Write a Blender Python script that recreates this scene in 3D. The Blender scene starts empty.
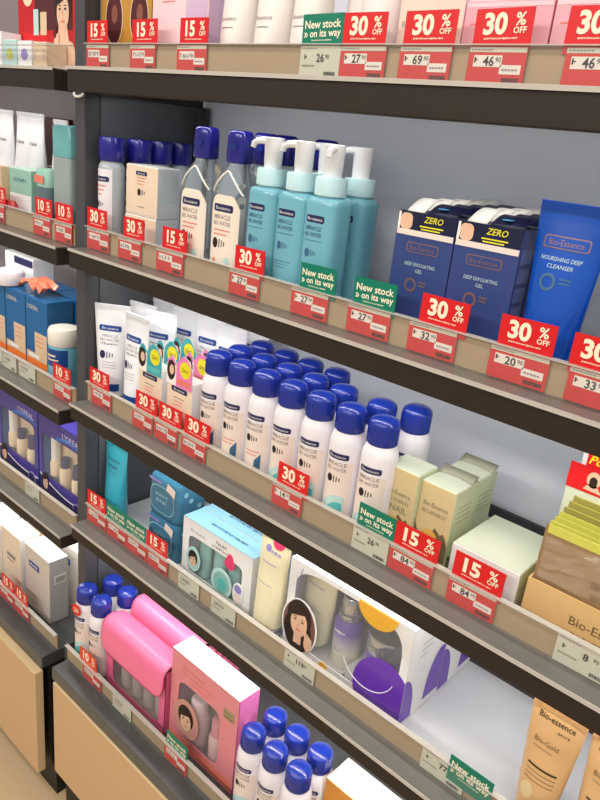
import bpy, bmesh, math, random
from math import pi, sin, cos, radians as R
random.seed(7)
SC = bpy.context.scene
COL = SC.collection

# ------------------------------------------------------------------ materials
def lin(c):
    r = []
    for v in c[:3]:
        v = v / 255.0
        r.append(v / 12.92 if v <= .04045 else ((v + .055) / 1.055) ** 2.4)
    return (*r, 1.0)

MATS = {}
def mat(name, rgb, rough=.45, metal=0., trans=0., alpha=1., spec=.5, coat=0., noise=.05, scale=60., bump=0., emit=0., ior=1.45):
    if name in MATS: return MATS[name]
    m = bpy.data.materials.new(name); m.use_nodes = True
    nt = m.node_tree; n = nt.nodes; l = nt.links
    b = n['Principled BSDF']
    tc = n.new('ShaderNodeTexCoord'); nz = n.new('ShaderNodeTexNoise')
    nz.inputs['Scale'].default_value = scale; nz.inputs['Detail'].default_value = 3
    l.new(tc.outputs['Object'], nz.inputs['Vector'])
    mr = n.new('ShaderNodeMapRange')
    mr.inputs['To Min'].default_value = 1 - noise; mr.inputs['To Max'].default_value = 1 + noise
    l.new(nz.outputs['Fac'], mr.inputs['Value'])
    mx = n.new('ShaderNodeMix'); mx.data_type = 'RGBA'; mx.blend_type = 'MULTIPLY'
    mx.inputs[0].default_value = 1.0
    mx.inputs[6].default_value = lin(rgb)
    l.new(mr.outputs['Result'], mx.inputs[7])
    l.new(mx.outputs[2], b.inputs['Base Color'])
    b.inputs['Roughness'].default_value = rough
    b.inputs['Metallic'].default_value = metal
    b.inputs['Transmission Weight'].default_value = trans
    b.inputs['Alpha'].default_value = alpha
    b.inputs['IOR'].default_value = ior
    b.inputs['Specular IOR Level'].default_value = spec
    b.inputs['Coat Weight'].default_value = coat
    b.inputs['Coat Roughness'].default_value = .08
    if bump:
        bp = n.new('ShaderNodeBump'); bp.inputs['Strength'].default_value = bump; bp.inputs['Distance'].default_value = .002
        l.new(nz.outputs['Fac'], bp.inputs['Height']); l.new(bp.outputs['Normal'], b.inputs['Normal'])
    if emit:
        b.inputs['Emission Color'].default_value = lin(rgb); b.inputs['Emission Strength'].default_value = emit
    MATS[name] = m
    return m

def gradmat(name, c0, c1, z0, z1, rough=.4, coat=0.):
    """printed two-tone carton or plastic: blends from c0 to c1 along the object's own height"""
    if name in MATS: return MATS[name]
    m = bpy.data.materials.new(name); m.use_nodes = True
    nt = m.node_tree; n = nt.nodes; l = nt.links; b = n['Principled BSDF']
    tc = n.new('ShaderNodeTexCoord'); sp = n.new('ShaderNodeSeparateXYZ'); l.new(tc.outputs['Object'], sp.inputs[0])
    mr = n.new('ShaderNodeMapRange'); mr.inputs['From Min'].default_value = z0; mr.inputs['From Max'].default_value = z1
    l.new(sp.outputs['Z'], mr.inputs['Value'])
    mx = n.new('ShaderNodeMix'); mx.data_type = 'RGBA'
    l.new(mr.outputs['Result'], mx.inputs[0]); mx.inputs[6].default_value = lin(c0); mx.inputs[7].default_value = lin(c1)
    l.new(mx.outputs[2], b.inputs['Base Color']); b.inputs['Roughness'].default_value = rough
    b.inputs['Coat Weight'].default_value = coat
    MATS[name] = m
    return m

shelf_dark = mat('shelf dark laminate', (46, 38, 32), .5, spec=.3, noise=.08, scale=25)
shelf_top = mat('shelf pale enamel', (216, 219, 223), .4, noise=.02)
post_dark = mat('post charcoal enamel', (72, 72, 76), .4, noise=.05)
black_m = mat('black plastic', (22, 20, 20), .5)
back_m = mat('back panel grey enamel', (216, 221, 232), .3, noise=.05, scale=9)
left_back = mat('mauve grey back panel', (140, 128, 132), .4, noise=.04, scale=9)
side_m = mat('side panel grey', (84, 88, 92), .3, noise=.05, scale=8)
rail_m = mat('back rail dark', (58, 58, 62), .4)
ledge_m = mat('ledge grey plastic', (112, 110, 105), .3, spec=.6, noise=.1, scale=40)
deck_m = mat('deck dark metal', (84, 86, 86), .32, metal=.2, noise=.12, scale=30)
tan_m = mat('tan strip insert', (172, 148, 116), .5, noise=.05)
clear_m = mat('clear strip plastic', (238, 232, 220), .12, alpha=.045, spec=.5, noise=0)
clear_edge = mat('clear plastic edge', (214, 208, 198), .2, alpha=.75)
film_m = mat('clear window film', (240, 245, 250), .08, alpha=.13, noise=0)
panel_m = mat('beige drawer panel', (206, 172, 130), .5, noise=.03, scale=4)
panel_edge = mat('beige panel edge', (232, 205, 160), .4)
floor_m = mat('beige shop floor', (214, 186, 146), .25, noise=.06, scale=3)
led_m = mat('led diffuser', (255, 250, 240), .4, emit=3.)
red_m = mat('promo red card', (218, 26, 32), .4, noise=.02)
redor_m = mat('promo orange red card', (232, 60, 32), .4, noise=.02)
red_d = mat('ticket red', (206, 36, 38), .45, noise=.05)
green_m = mat('promo green card', (0, 122, 96), .4, noise=.02)
white_m = mat('white print', (245, 243, 238), .45, noise=.01)
cream_p = mat('cream print', (250, 240, 212), .45, noise=.01)
tick_w = mat('ticket white field', (236, 226, 214), .5, noise=.04)
tick_g = mat('ticket pale grey', (206, 204, 184), .5, noise=.04)
ink = mat('black ink', (34, 30, 32), .5)
grey_ink = mat('grey ink', (146, 136, 138), .5)
cap_blue = mat('royal blue cap', (28, 50, 150), .26, spec=.6, coat=.3, noise=.02)
cap_navy = mat('navy blue cap', (34, 34, 140), .25, spec=.6, coat=.3, noise=.02)
can_white = mat('white can plastic', (240, 236, 242), .3, coat=.2, noise=.01)
peach_p = mat('pale peach print and bounce tint', (238, 222, 212), .4, noise=.02)  # printed peach, also the painted warm bounce on the mist cans
navy_p = mat('navy print', (40, 40, 88), .4, noise=.03)
blue_p = mat('blue print', (30, 72, 150), .4, noise=.03)
teal_p = mat('teal print', (92, 190, 190), .4, noise=.1)
tealpale_p = mat('pale teal print', (190, 222, 220), .4, noise=.06)
steel_p = mat('steel blue print', (64, 104, 140), .4, noise=.12)
coral_p = mat('coral print', (232, 130, 110), .4)
teal_body = mat('aqua gel bottle', (132, 204, 222), .14, trans=.25, coat=.4, noise=.03)
aqua_m = mat('aqua collar plastic', (200, 236, 242), .3)
pump_w = mat('white pump plastic', (246, 246, 248), .3, noise=.01)
clear_b = mat('clear bottle plastic', (222, 232, 238), .05, trans=.9, ior=1.2, noise=0)
label_cream = mat('cream label', (244, 230, 214), .45, noise=.02)
carton_cream = mat('cream carton', (238, 216, 188), .5, noise=.02)
carton_side = mat('pale grey carton side', (214, 220, 228), .45, noise=.02)
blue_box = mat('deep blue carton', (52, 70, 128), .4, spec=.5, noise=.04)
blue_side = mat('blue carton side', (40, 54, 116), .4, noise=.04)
blue_patch = mat('lighter blue print', (84, 100, 160), .4)
navy_d = mat('dark navy print', (20, 24, 58), .4)
skin_p = mat('printed skin', (232, 190, 160), .5, noise=.06)
hair_p = mat('printed dark hair', (44, 28, 24), .5)
bronze_p = mat('bronze foil', (150, 118, 120), .35, metal=.5)
yellow_p = mat('yellow print', (236, 226, 40), .45)
tube_blue = mat('bright blue tube', (10, 78, 180), .25, spec=.6, coat=.4, noise=.03)
cyan_hi = mat('cyan foil print', (90, 190, 250), .3)
tube_white = mat('white tube plastic', (242, 243, 248), .35, noise=.01)
blk_cap = mat('dark cap', (40, 40, 48), .35)
cream_gold = mat('pale gold carton', (216, 194, 146), .42, noise=.03)
green_side = mat('pale green carton side', (206, 214, 176), .42, noise=.03)
mint_top = mat('pale mint carton', (214, 222, 200), .42, noise=.02)
olive_ink = mat('olive grey ink', (128, 128, 100), .5)
brown_ink = mat('brown ink', (120, 96, 62), .5)
smoke_p = mat('brown photo print', (120, 102, 74), .45, noise=.5, scale=90)
amber_p = mat('amber print', (226, 180, 90), .45)
lime_m = mat('yellow green sachet', (206, 206, 92), .35, noise=.05)
olive_m = mat('olive sachet', (160, 152, 76), .4, noise=.05)
tan_sach = mat('tan sachet front', (150, 120, 84), .28, coat=.5, noise=.05, bump=.1)
tray_m = mat('beige tray carton', (222, 184, 126), .45, noise=.03)
teal_tube = mat('teal tube', (56, 172, 196), .32, coat=.3, noise=.03)
pad_blue = mat('pad pack blue', (60, 120, 152), .35, coat=.3, noise=.25, scale=45)
pad_dark = mat('pad pack deep blue', (34, 100, 150), .35, noise=.2, scale=45)
pad_pale = mat('pad pack pale', (150, 196, 214), .4)
violet_p = mat('pale violet print', (150, 140, 206), .4)
kit_blue = mat('sky blue carton top', (158, 214, 246), .45, noise=.02)
kit_white = mat('white carton', (240, 240, 240), .45, noise=.02)
kit_in = mat('kit tray aqua', (150, 196, 190), .5)
aqua_bt = mat('muted aqua bottle', (140, 192, 186), .3)
pink_hot = mat('hot pink print', (226, 60, 110), .45)
ivory_m = mat('ivory tube plastic', (232, 224, 188), .32, coat=.2, noise=.02)
silver_m = mat('silver cap', (208, 208, 210), .2, metal=.85)
purple_m = mat('purple print', (104, 52, 178), .35, coat=.2, noise=.05)
purple_g = gradmat('purple fade', (228, 222, 200), (108, 70, 170), .035, .07, .3, .3)
purple_jar = gradmat('purple jar fade', (232, 228, 214), (110, 72, 172), .036, .058, .3, .3)
lil_in = mat('grey tray insert', (190, 186, 184), .4)
orange_p = mat('orange print', (246, 186, 60), .4)
gold_tube = mat('gold tube', (216, 174, 122), .3, metal=.1, coat=.3, noise=.04)
pouch_m = mat('pink pouch vinyl', (246, 120, 162), .38, coat=.15, noise=.04)
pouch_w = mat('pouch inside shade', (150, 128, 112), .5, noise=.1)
pink_box = mat('pink carton', (226, 140, 148), .42, noise=.05)
pink_side = mat('hot pink carton side', (238, 128, 190), .42, noise=.03)
pale_pink = mat('pale pink carton', (244, 214, 220), .45, noise=.04)
lilac_m = mat('lilac print', (214, 186, 214), .45, noise=.04)
orange_box = mat('orange carton', (222, 150, 62), .45, noise=.05)
gold_box = mat('gold carton', (206, 152, 66), .38, metal=.2, noise=.08)
maroon_m = mat('dark maroon print', (84, 32, 36), .45, noise=.1)
oreal_blue = mat('teal blue carton', (12, 98, 156), .4, coat=.2, noise=.04)
oreal_side = mat('blue carton end', (30, 90, 140), .4, noise=.04)
org_p = mat('vivid orange print', (240, 124, 44), .45)
grad_org = gradmat('peach to orange print', (244, 124, 40), (240, 220, 196), .0, .05, .45)
indigo = mat('indigo carton', (70, 62, 150), .35, coat=.3, noise=.5, scale=14)
indigo_d = mat('dark indigo print', (48, 42, 96), .4, noise=.2)
azure = mat('azure swirl', (56, 120, 210), .35, noise=.2)
champagne = mat('champagne tray', (236, 216, 184), .4, noise=.1)
poster_red = mat('poster red', (196, 28, 34), .4)
beige_m = mat('beige print', (222, 196, 160), .5)
mint_m = mat('mint green carton', (150, 196, 180), .45)
white_strong = mat('white gloss carton', (246, 246, 248), .4, noise=.01)

# ------------------------------------------------------------------ mesh builder
_tx = {}
def text_geo(txt, bold):
    k = (txt, bold)
    if k in _tx: return _tx[k]
    cu = bpy.data.curves.new('t', 'FONT'); cu.body = txt; cu.size = 1; cu.resolution_u = 4 if bold > .03 else 2; cu.offset = bold
    ob = bpy.data.objects.new('t', cu); COL.objects.link(ob)
    dg = bpy.context.evaluated_depsgraph_get(); dg.update()
    me = bpy.data.meshes.new_from_object(ob.evaluated_get(dg))
    v = [(p.co.x, p.co.y) for p in me.vertices]; f = [tuple(p.vertices) for p in me.polygons]
    bpy.data.objects.remove(ob); bpy.data.meshes.remove(me); bpy.data.curves.remove(cu)
    xs = [p[0] for p in v] or [0, 1]
    _tx[k] = (v, f, min(xs), max(xs))
    return _tx[k]
CAPH = .69

def lerp(a, b, t): return a + (b - a) * t

class Prof:
    """stack of superellipse sections (z, width, depth, exponent)"""
    def __init__(s, secs): s.s = [tuple(q) if len(q) == 4 else (*q, 2.0) for q in secs]
    def at(s, z):
        S = s.s
        if z <= S[0][0]: return S[0][1:]
        for a, b in zip(S, S[1:]):
            if z <= b[0]:
                t = (z - a[0]) / max(1e-9, b[0] - a[0])
                return tuple(lerp(a[i], b[i], t) for i in (1, 2, 3))
        return S[-1][1:]
    def front(s, eps=.0005):
        def fn(x, z):
            w, d, n = s.at(z); t = min(.999, abs(2 * x / w))
            return (x, -d / 2 * (1 - t ** n) ** (1 / n) - eps, z)
        return fn
    def ring(s, z, N):
        w, d, n = s.at(z)
        out = []
        for i in range(N):
            a = 2 * pi * i / N; c, q = cos(a), sin(a)
            out.append((math.copysign(abs(c) ** (2 / n), c) * w / 2, math.copysign(abs(q) ** (2 / n), q) * d / 2, z))
        return out

def plane_front(y, eps=.0005): return lambda x, z: (x, y - eps, z)
def plane_top(z, eps=.0005): return lambda x, y: (x, y, z + eps)
def plane_right(x, eps=.0005): return lambda y, z: (x + eps, y, z)

class MB:
    def __init__(s): s.v = []; s.f = []; s.m = []; s.sm = []; s.mats = []
    def mi(s, m):
        if m not in s.mats: s.mats.append(m)
        return s.mats.index(m)
    def add(s, vs, fs, m, smooth=False):
        o = len(s.v); s.v += [tuple(p) for p in vs]; k = s.mi(m)
        for f in fs: s.f.append(tuple(i + o for i in f)); s.m.append(k); s.sm.append(smooth)
        return s
    def box(s, x0, x1, y0, y1, z0, z1, m, **k):
        vs = [(x0, y0, z0), (x1, y0, z0), (x1, y1, z0), (x0, y1, z0), (x0, y0, z1), (x1, y0, z1), (x1, y1, z1), (x0, y1, z1)]
        o = len(s.v); s.v += vs
        for nm, f in (('front', (0, 1, 5, 4)), ('right', (1, 2, 6, 5)), ('back', (2, 3, 7, 6)), ('left', (3, 0, 4, 7)), ('top', (4, 5, 6, 7)), ('bottom', (3, 2, 1, 0))):
            s.f.append(tuple(i + o for i in f)); s.m.append(s.mi(k.get(nm, m))); s.sm.append(False)
        return s
    def rings(s, rs, m, smooth=True, bot=True, top=True):
        N = len(rs[0]); vs = [p for r in rs for p in r]; fs = []
        for j in range(len(rs) - 1):
            for i in range(N):
                a = j * N + i; b = j * N + (i + 1) % N
                fs.append((a, b, b + N, a + N))
        if bot: fs.append(tuple(reversed(range(N))))
        if top: fs.append(tuple(range((len(rs) - 1) * N, len(rs) * N)))
        return s.add(vs, fs, m, smooth)
    def loft(s, prof, m, N=40, **k): return s.rings([Prof([q]).ring(q[0], N) for q in prof.s], m, **k)
    def lathe(s, pr, m, N=30, cx=0, cy=0, **k):
        return s.rings([[(cx + r * cos(2 * pi * i / N), cy + r * sin(2 * pi * i / N), z) for i in range(N)] for r, z in pr], m, **k)
    def cols(s, surf, xs, lo, hi, m, nz=1):
        vs = []; fs = []; K = nz + 1
        for x in xs:
            a, b = lo(x), hi(x)
            for j in range(K): vs.append(surf(x, lerp(a, b, j / nz)))
        for i in range(len(xs) - 1):
            for j in range(nz): fs.append((i * K + j, (i + 1) * K + j, (i + 1) * K + j + 1, i * K + j + 1))
        return s.add(vs, fs, m)
    def rect(s, surf, x0, x1, z0, z1, m, nx=1, nz=1):
        return s.cols(surf, [lerp(x0, x1, i / nx) for i in range(nx + 1)], lambda x: z0, lambda x: z1, m, nz)
    def ell(s, surf, cx, cz, rx, rz, m, n=14, nz=2):
        xs = [cx - rx * cos(pi * i / n) for i in range(n + 1)]
        g = lambda x: rz * math.sqrt(max(0, 1 - ((x - cx) / rx) ** 2))
        return s.cols(surf, xs, lambda x: cz - g(x), lambda x: cz + g(x), m, nz)
    def pill(s, surf, x0, x1, z0, z1, m, r=None):
        r = r or (z1 - z0) * .3; cz = (z0 + z1) / 2; h = (z1 - z0) / 2
        def g(x):
            d = max(0, x0 + r - x, x - x1 + r)
            return h - r + math.sqrt(max(0, r * r - d * d))
        xs = [x0 + r * (1 - cos(pi / 2 * i / 4)) for i in range(5)] + [lerp(x0 + r, x1 - r, i / 8) for i in range(1, 8)] + [x1 - r * (1 - sin(pi / 2 * i / 4)) for i in range(5)]
        xs = sorted(xs)
        return s.cols(surf, xs, lambda x: cz - g(x), lambda x: cz + g(x), m)
    def poly(s, surf, pts, m): return s.add([surf(*p) for p in pts], [tuple(range(len(pts)))], m)
    def text(s, surf, txt, cx, cz, h, m, bold=.0, maxw=None, skew=0, rot=0):
        v, f, a, b = text_geo(txt, bold); k = h / CAPH; kx = k
        if maxw and (b - a) * k > maxw: kx = maxw / (b - a)
        c = (a + b) / 2; cr, sr = cos(rot), sin(rot)
        def mp(x, y):
            u = (x - c) * kx + (y * k - h / 2) * skew; w = y * k - h / 2
            return surf(cx + u * cr - w * sr, cz + u * sr + w * cr)
        return s.add([mp(*p) for p in v], f, m)
    def bars(s, surf, cx, cz, w, h, m, seed=1):
        q = random.Random(seed); x = cx - w / 2
        while x < cx + w / 2 - h * .4:
            d = min(h * q.uniform(.45, .8), cx + w / 2 - x); a, c = q.choice(((0, 1), (0, .8), (.1, 1), (.15, .85)))
            s.rect(surf, x, x + d * .45, cz - h / 2 + h * a, cz - h / 2 + h * c, m); s.rect(surf, x + d * .45, x + d, cz - h * q.choice((.1, .5, -.2)), cz - h * q.choice((.1, .5, -.2)) + h * .22, m)
            x += d + h * .22
        return s
    def tube(s, pts, r, m, N=10, flat=1.):
        from mathutils import Vector as V
        P = [V(p) for p in pts]; rs = []
        rr = r if isinstance(r, (list, tuple)) else [r] * len(P)
        for i, p in enumerate(P):
            t = (P[min(i + 1, len(P) - 1)] - P[max(i - 1, 0)]).normalized()
            u = t.cross(V((0, 0, 1)))
            if u.length < 1e-3: u = V((1, 0, 0))
            u.normalize(); w = t.cross(u)
            rs.append([tuple(p + rr[i] * (cos(2 * pi * k / N) * u + sin(2 * pi * k / N) * w * flat)) for k in range(N)])
        return s.rings(rs, m)
    def extr(s, pts, y0, y1, m, mside=None):
        """polygon in x,z given real thickness from y0 to y1"""
        n = len(pts)
        s.add([(x, y0, z) for x, z in pts], [tuple(range(n))], m)
        s.add([(x, y1, z) for x, z in pts], [tuple(reversed(range(n)))], mside or m)
        s.add([(x, y0, z) for x, z in pts] + [(x, y1, z) for x, z in pts], [(i, (i + 1) % n, n + (i + 1) % n, n + i) for i in range(n)], mside or m)
        return s
    def frame(s, x0, x1, z0, z1, inner, y, th, m):
        """carton front with a shaped window cut in it (inner = fn(angle)->(x,z))"""
        N = 48; cx = sum(inner(2 * pi * i / N)[0] for i in range(N)) / N; cz = sum(inner(2 * pi * i / N)[1] for i in range(N)) / N
        I = [inner(2 * pi * i / N) for i in range(N)]; O = []
        for (x, z) in I:
            dx, dz = x - cx, z - cz; t = 1e9
            if dx > 1e-9: t = min(t, (x1 - cx) / dx)
            if dx < -1e-9: t = min(t, (x0 - cx) / dx)
            if dz > 1e-9: t = min(t, (z1 - cz) / dz)
            if dz < -1e-9: t = min(t, (z0 - cz) / dz)
            O.append((cx + dx * t, cz + dz * t))
        # snap the nearest ring vertex to each corner
        for c in ((x0, z0), (x1, z0), (x1, z1), (x0, z1)):
            k = min(range(N), key=lambda i: (O[i][0] - c[0]) ** 2 + (O[i][1] - c[1]) ** 2); O[k] = c
        for yy in (y, y + th):
            s.add([(x, yy, z) for x, z in I] + [(x, yy, z) for x, z in O], [(i, (i + 1) % N, N + (i + 1) % N, N + i) for i in range(N)], m)
        s.add([(x, y, z) for x, z in I] + [(x, y + th, z) for x, z in I], [(i, (i + 1) % N, N + (i + 1) % N, N + i) for i in range(N)], m)
        return s
    def build(s, name, parent=None, bevel=0, recalc=False, solid=0):
        me = bpy.data.meshes.new(name); me.from_pydata(s.v, [], s.f)
        for m in s.mats: me.materials.append(m)
        me.polygons.foreach_set('material_index', s.m); me.polygons.foreach_set('use_smooth', s.sm)
        if recalc:
            bm = bmesh.new(); bm.from_mesh(me); bmesh.ops.recalc_face_normals(bm, faces=bm.faces); bm.to_mesh(me); bm.free()
        me.update()
        if any(s.sm): me.set_sharp_from_angle(angle=R(45))
        o = bpy.data.objects.new(name, me); COL.objects.link(o)
        if parent: o.parent = parent
        if bevel:
            b = o.modifiers.new('bevel', 'BEVEL'); b.width = bevel; b.segments = 2; b.limit_method = 'ANGLE'; b.angle_limit = R(50)
        if solid:
            b = o.modifiers.new('solid', 'SOLIDIFY'); b.thickness = solid
        return o

def tag(o, label, cat, group=None):
    o['label'] = label; o['category'] = cat
    if group: o['group'] = group
    return o
def thing(name, label, cat, loc, group=None, rz=0, rx=0):
    o = bpy.data.objects.new(name, None); COL.objects.link(o); o.empty_display_size = .02
    o.location = loc; o.rotation_euler = (R(rx), 0, R(rz))
    return tag(o, label, cat, group)
def dup(root, loc, label, rz=None, rx=None, keep=None):
    r = root.copy(); COL.objects.link(r); r.location = loc; r['label'] = label
    e = list(r.rotation_euler)
    if rz is not None: e[2] = R(rz)
    if rx is not None: e[0] = R(rx)
    r.rotation_euler = e
    for ch in list(root.children):
        if keep and ch.name.split('.')[0] not in keep: continue
        c = ch.copy(); COL.objects.link(c); c.parent = r
        for g in list(ch.children):
            d = g.copy(); COL.objects.link(d); d.parent = c
    return r

ZA, ZB, ZC, ZD, ZE = 1.5647, 1.2815, .997, .7405, .418
ORD = ['first', 'second', 'third', 'fourth', 'fifth', 'sixth', 'seventh', 'eighth']

# ------------------------------------------------------------------ setting and shelving
fl = MB(); fl.box(-4, 3, -4, .6, -.05, 0, floor_m)
o = fl.build('floor'); o['kind'] = 'structure'
wl = MB(); wl.box(-4, 3, .30, .42, 0, 3.0, mat('grey shop wall', (150, 146, 142), .6))
o = wl.build('wall_back'); o['kind'] = 'structure'

def shelving(label, x0, x1, levels, faces, deckz, panel, back, bare):
    t = thing('shelving_unit', label, 'shelf', ((x0 + x1) / 2, .1, 0))
    ox, oy = (x0 + x1) / 2, .1
    X0, X1 = x0 - ox, x1 - ox
    Y = lambda y: y - oy
    led = []
    for z, th in zip(levels, faces):
        b = MB()
        b.box(X0, X1, Y(0), Y(.018), z - th, z - .002, shelf_dark)
        b.box(X0, X1, Y(.018), Y(.28), z - .014, z - .002, shelf_dark, top=shelf_top)
        b.box(X0, X0 + .012, Y(.018), Y(.27), z - th, z - .0145, shelf_dark)
        b.box(X1 - .012, X1, Y(.018), Y(.27), z - th, z - .0145, shelf_dark)
        sh = b.build('shelf', t, bevel=.0015)
        p = MB()
        p.box(X0, X1, Y(-.001), Y(.040), z - .0019, z - .0002, ledge_m)
        p.box(X0, X1, Y(-.0025), Y(-.001), z - .004, z + .0008, clear_edge)
        p.build('ledge', sh)
        q = MB()
        q.box(X0, X1, Y(.0365), Y(.0385), z, z + (.0365 if z != bare else .004), tan_m if z != bare else clear_edge)
        q.build('price_rail', sh)
        q = MB()
        q.box(X0, X1, Y(.0305), Y(.0311), z + .0008, z + .0362, clear_m)
        q.box(X0, X1, Y(.030), Y(.0385), z + .0367, z + .0379, clear_edge)
        q.build('rail_cover', sh)
        q = MB()
        q.box(X0 + .03, X1 - .03, Y(.052), Y(.064), z - .022, z - .0142, white_m, bottom=led_m)
        q.build('led_and_fill_strip', sh)  # the strip under the top shelf is added to brighten the panel behind
        r_ = MB(); r_.box(X0, X1, Y(.272), Y(.279), z - .0018, z + .016, rail_m); r_.build('back_rail', sh)
    # base
    b = MB()
    b.box(X0, X1, Y(-.049), Y(.28), deckz - .032, deckz - .001, deck_m)
    d = b.build('base_deck', t, bevel=.002)
    q = MB(); q.box(X0, X1, Y(-.012), Y(-.0105), deckz + .0005, deckz + .0365, tan_m); q.build('price_rail', d)
    q = MB(); q.box(X0, X1, Y(-.0185), Y(-.0179), deckz + .0008, deckz + .0362, clear_m)
    q.box(X0, X1, Y(-.019), Y(-.0105), deckz + .0367, deckz + .0379, clear_edge); q.build('rail_cover', d)
    pz0, pz1, px0, px1, py = panel
    q = MB(); q.box(px0 - ox, px1 - ox, Y(py), Y(py + .02), pz0, pz1, panel_m, top=panel_edge, right=panel_edge, left=panel_edge)
    q.build('drawer_panel', t, bevel=.0015)
    q = MB(); q.box(X0, X1, Y(-.0295), Y(.26), .10, deckz - .033, black_m); q.build('base_carcass', t)
    q = MB(); q.box(X0, X1, Y(-.02), Y(.25), .0, .0995, black_m); q.build('kick_plate', t)
    q = MB(); q.box(X0, X1, Y(.281), Y(.295), .34, 1.98, back); q.build('back_panel', t)
    return t, ox, oy

main, mox, moy = shelving('tall dark gondola shelf with four tiers of skincare, right of the charcoal post', -1.102, .15,
    [ZA, ZB, ZC, ZD], [.0352, .0325, .031, .029], ZE, (.14, .385, -1.093, .143, -.052), back_m, 0)
q = MB(); q.box(-1.1365 - mox, -1.1075 - mox, .034 - moy, .064 - moy, .02, 1.95, post_dark); q.build('upright_post', main, bevel=.002)
q = MB(); q.box(-1.1365 + 1.29 - mox, -1.1075 + 1.29 - mox, .034 - moy, .064 - moy, .02, 1.95, post_dark); q.build('upright_post', main, bevel=.002)
q = MB(); q.box(-1.1115 - mox, -1.1065 - mox, .0645 - moy, .281 - moy, .39, 1.53, side_m); q.build('side_panel', main)
q = MB(); q.box(-1.1055 - mox, -1.072 - mox, .262 - moy, .2705 - moy, ZB + .02, 1.53, rail_m); q.build('corner_post', main)
q = MB()
q.tube([(-1.1215 - mox + .7 * .0165 * -cos(pi * i / 12), .0315 - moy - .003 * sin(pi * i / 12) + .45 * .0165 * (1 - cos(pi * i / 12)) * .2, 1.5285 - .0055 * sin(pi * i / 12)) for i in range(13)], .0022, white_m); q.build('post_clip', main)
LV = [1.5620, 1.2755, .967, .69]
left, lox, loy = shelving('neighbouring dark gondola shelf running off to the left of the charcoal post', -2.35, -1.143,
    LV, [.033, .0325, .031, .029], .415, (.09, .372, -2.34, -1.150, -.062), left_back, LV[0])

# ------------------------------------------------------------------ flags and tickets
def flag_mesh(kind, w=.0605, h=.0395):
    b = MB(); S = plane_front(-.0004, .0003)
    m = {'N': green_m, '10o': redor_m}.get(kind, red_m)
    b.box(-w / 2, w / 2, -.0004, .0004, 0, h, m)
    if kind == 'N':
        b.text(S, 'New stock', 0, h * .73, .0083, cream_p, .02, maxw=w * .88, rot=.02)
        b.text(S, '» on its way', 0, h * .49, .0076, cream_p, .02, maxw=w * .90, rot=.02)
        b.bars(S, 0, h * .30, w * .5, h * .04, cream_p, 5)
    else:
        num = kind[:2]
        b.text(S, num, -w * .135, h * .665, h * .44, cream_p, .038, maxw=w * .54)
        b.text(S, '%', w * .29, h * .755, h * .27, cream_p, .02, maxw=w * .29)
        b.text(S, 'OFF', w * .30, h * .51, h * .135, cream_p, .02, maxw=w * .24)
        b.bars(S, 0, h * .335, w * .6, h * .045, cream_p, 3)
    return b
def ticket_mesh(kind, price, w=.063, h=.0345):
    b = MB(); S = plane_front(-.0003, .0003); S2 = plane_front(-.0003, .0006)
    grey = kind == 'g'
    b.box(-w / 2, w / 2, -.0003, .0003, 0, h, tick_g if grey else red_d)
    if not grey:
        b.rect(S, -w / 2 + .0006, w / 2 - .0006, h * .86, h * .985, tick_g)
        b.rect(S, -w * .40, w * .10, h * .48, h * .78, tick_w)
        b.rect(S, w * .08, w * .44, h * .30, h * .54, tick_w)
    for k in range(7):
        b.rect(S2, -w * .46 + k * .0035, -w * .46 + k * .0035 + .0026, h * .905, h * .94, grey_ink)
    if price is None:
        b.bars(S2, -w * .15, h * .63, w * .44, h * .2, grey_ink, int(random.random() * 99))
    else:
        big, cents = price
        b.bars(S2, -w * .35, h * .66, w * .07, h * .14, ink, 2)
        b.text(S2, big, -w * (.13 if not grey else -.02), h * .63, h * .24, ink, .02)
        b.text(S2, cents, w * (.035 if not grey else .19), h * .67, h * .13, ink, .0)
    x = w * .14
    while x < w * .42:
        d = random.choice((.0006, .0009, .0014)); b.rect(S2, x, x + d, h * .08, h * .21, ink); x += d + .0006
    if not grey:
        for k in range(5): b.rect(S2, w * .12 + k * .0035, w * .12 + k * .0035 + .0026, h * .39, h * .44, grey_ink)
    else:
        for k in range(6): b.rect(S2, -w * .44 + k * .0035, -w * .44 + k * .0035 + .0026, h * .36, h * .41, olive_ink)
    return b

FLAGS = {}
def flag(kind, x, z, w, label, y=.0350, dz=.0300, tilt=None):
    k = kind
    if k not in FLAGS: FLAGS[k] = flag_mesh(kind).build('sale_flag' if kind != 'N' else 'stock_flag')
    src = FLAGS[k]
    o = src if 'label' not in src else src.copy()
    if o is not src: COL.objects.link(o)
    o.location = (x, y, z + dz); o.scale = (w / .0605, 1, 1)
    o.rotation_euler = (0, R(random.uniform(-1.2, 1.2) if tilt is None else tilt), 0)
    return tag(o, label, 'sale sign' if kind != 'N' else 'stock sign', 'red percentage flags on the price rails' if kind != 'N' else 'green new stock flags on the price rails')
def ticket(kind, x, z, w, price, label, y=.0335):
    o = ticket_mesh(kind, price).build('price_ticket'); o.location = (x, y, z + .0012); o.scale = (w / .063, 1, 1)
    o.rotation_euler = (0, R(random.uniform(-.6, .6)), 0)
    return tag(o, label, 'price ticket', 'red price tickets' if kind == 'r' else 'pale price tickets')

def tags(z, flags, tickets, yf=.0350, yt=.0335):
    for k, x, w, lab in flags: flag(k, x + w / 2, z, w, lab, yf)
    for k, x, w, p, lab in tickets: ticket(k, x + w / 2, z, w, p, lab, yt)

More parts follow.
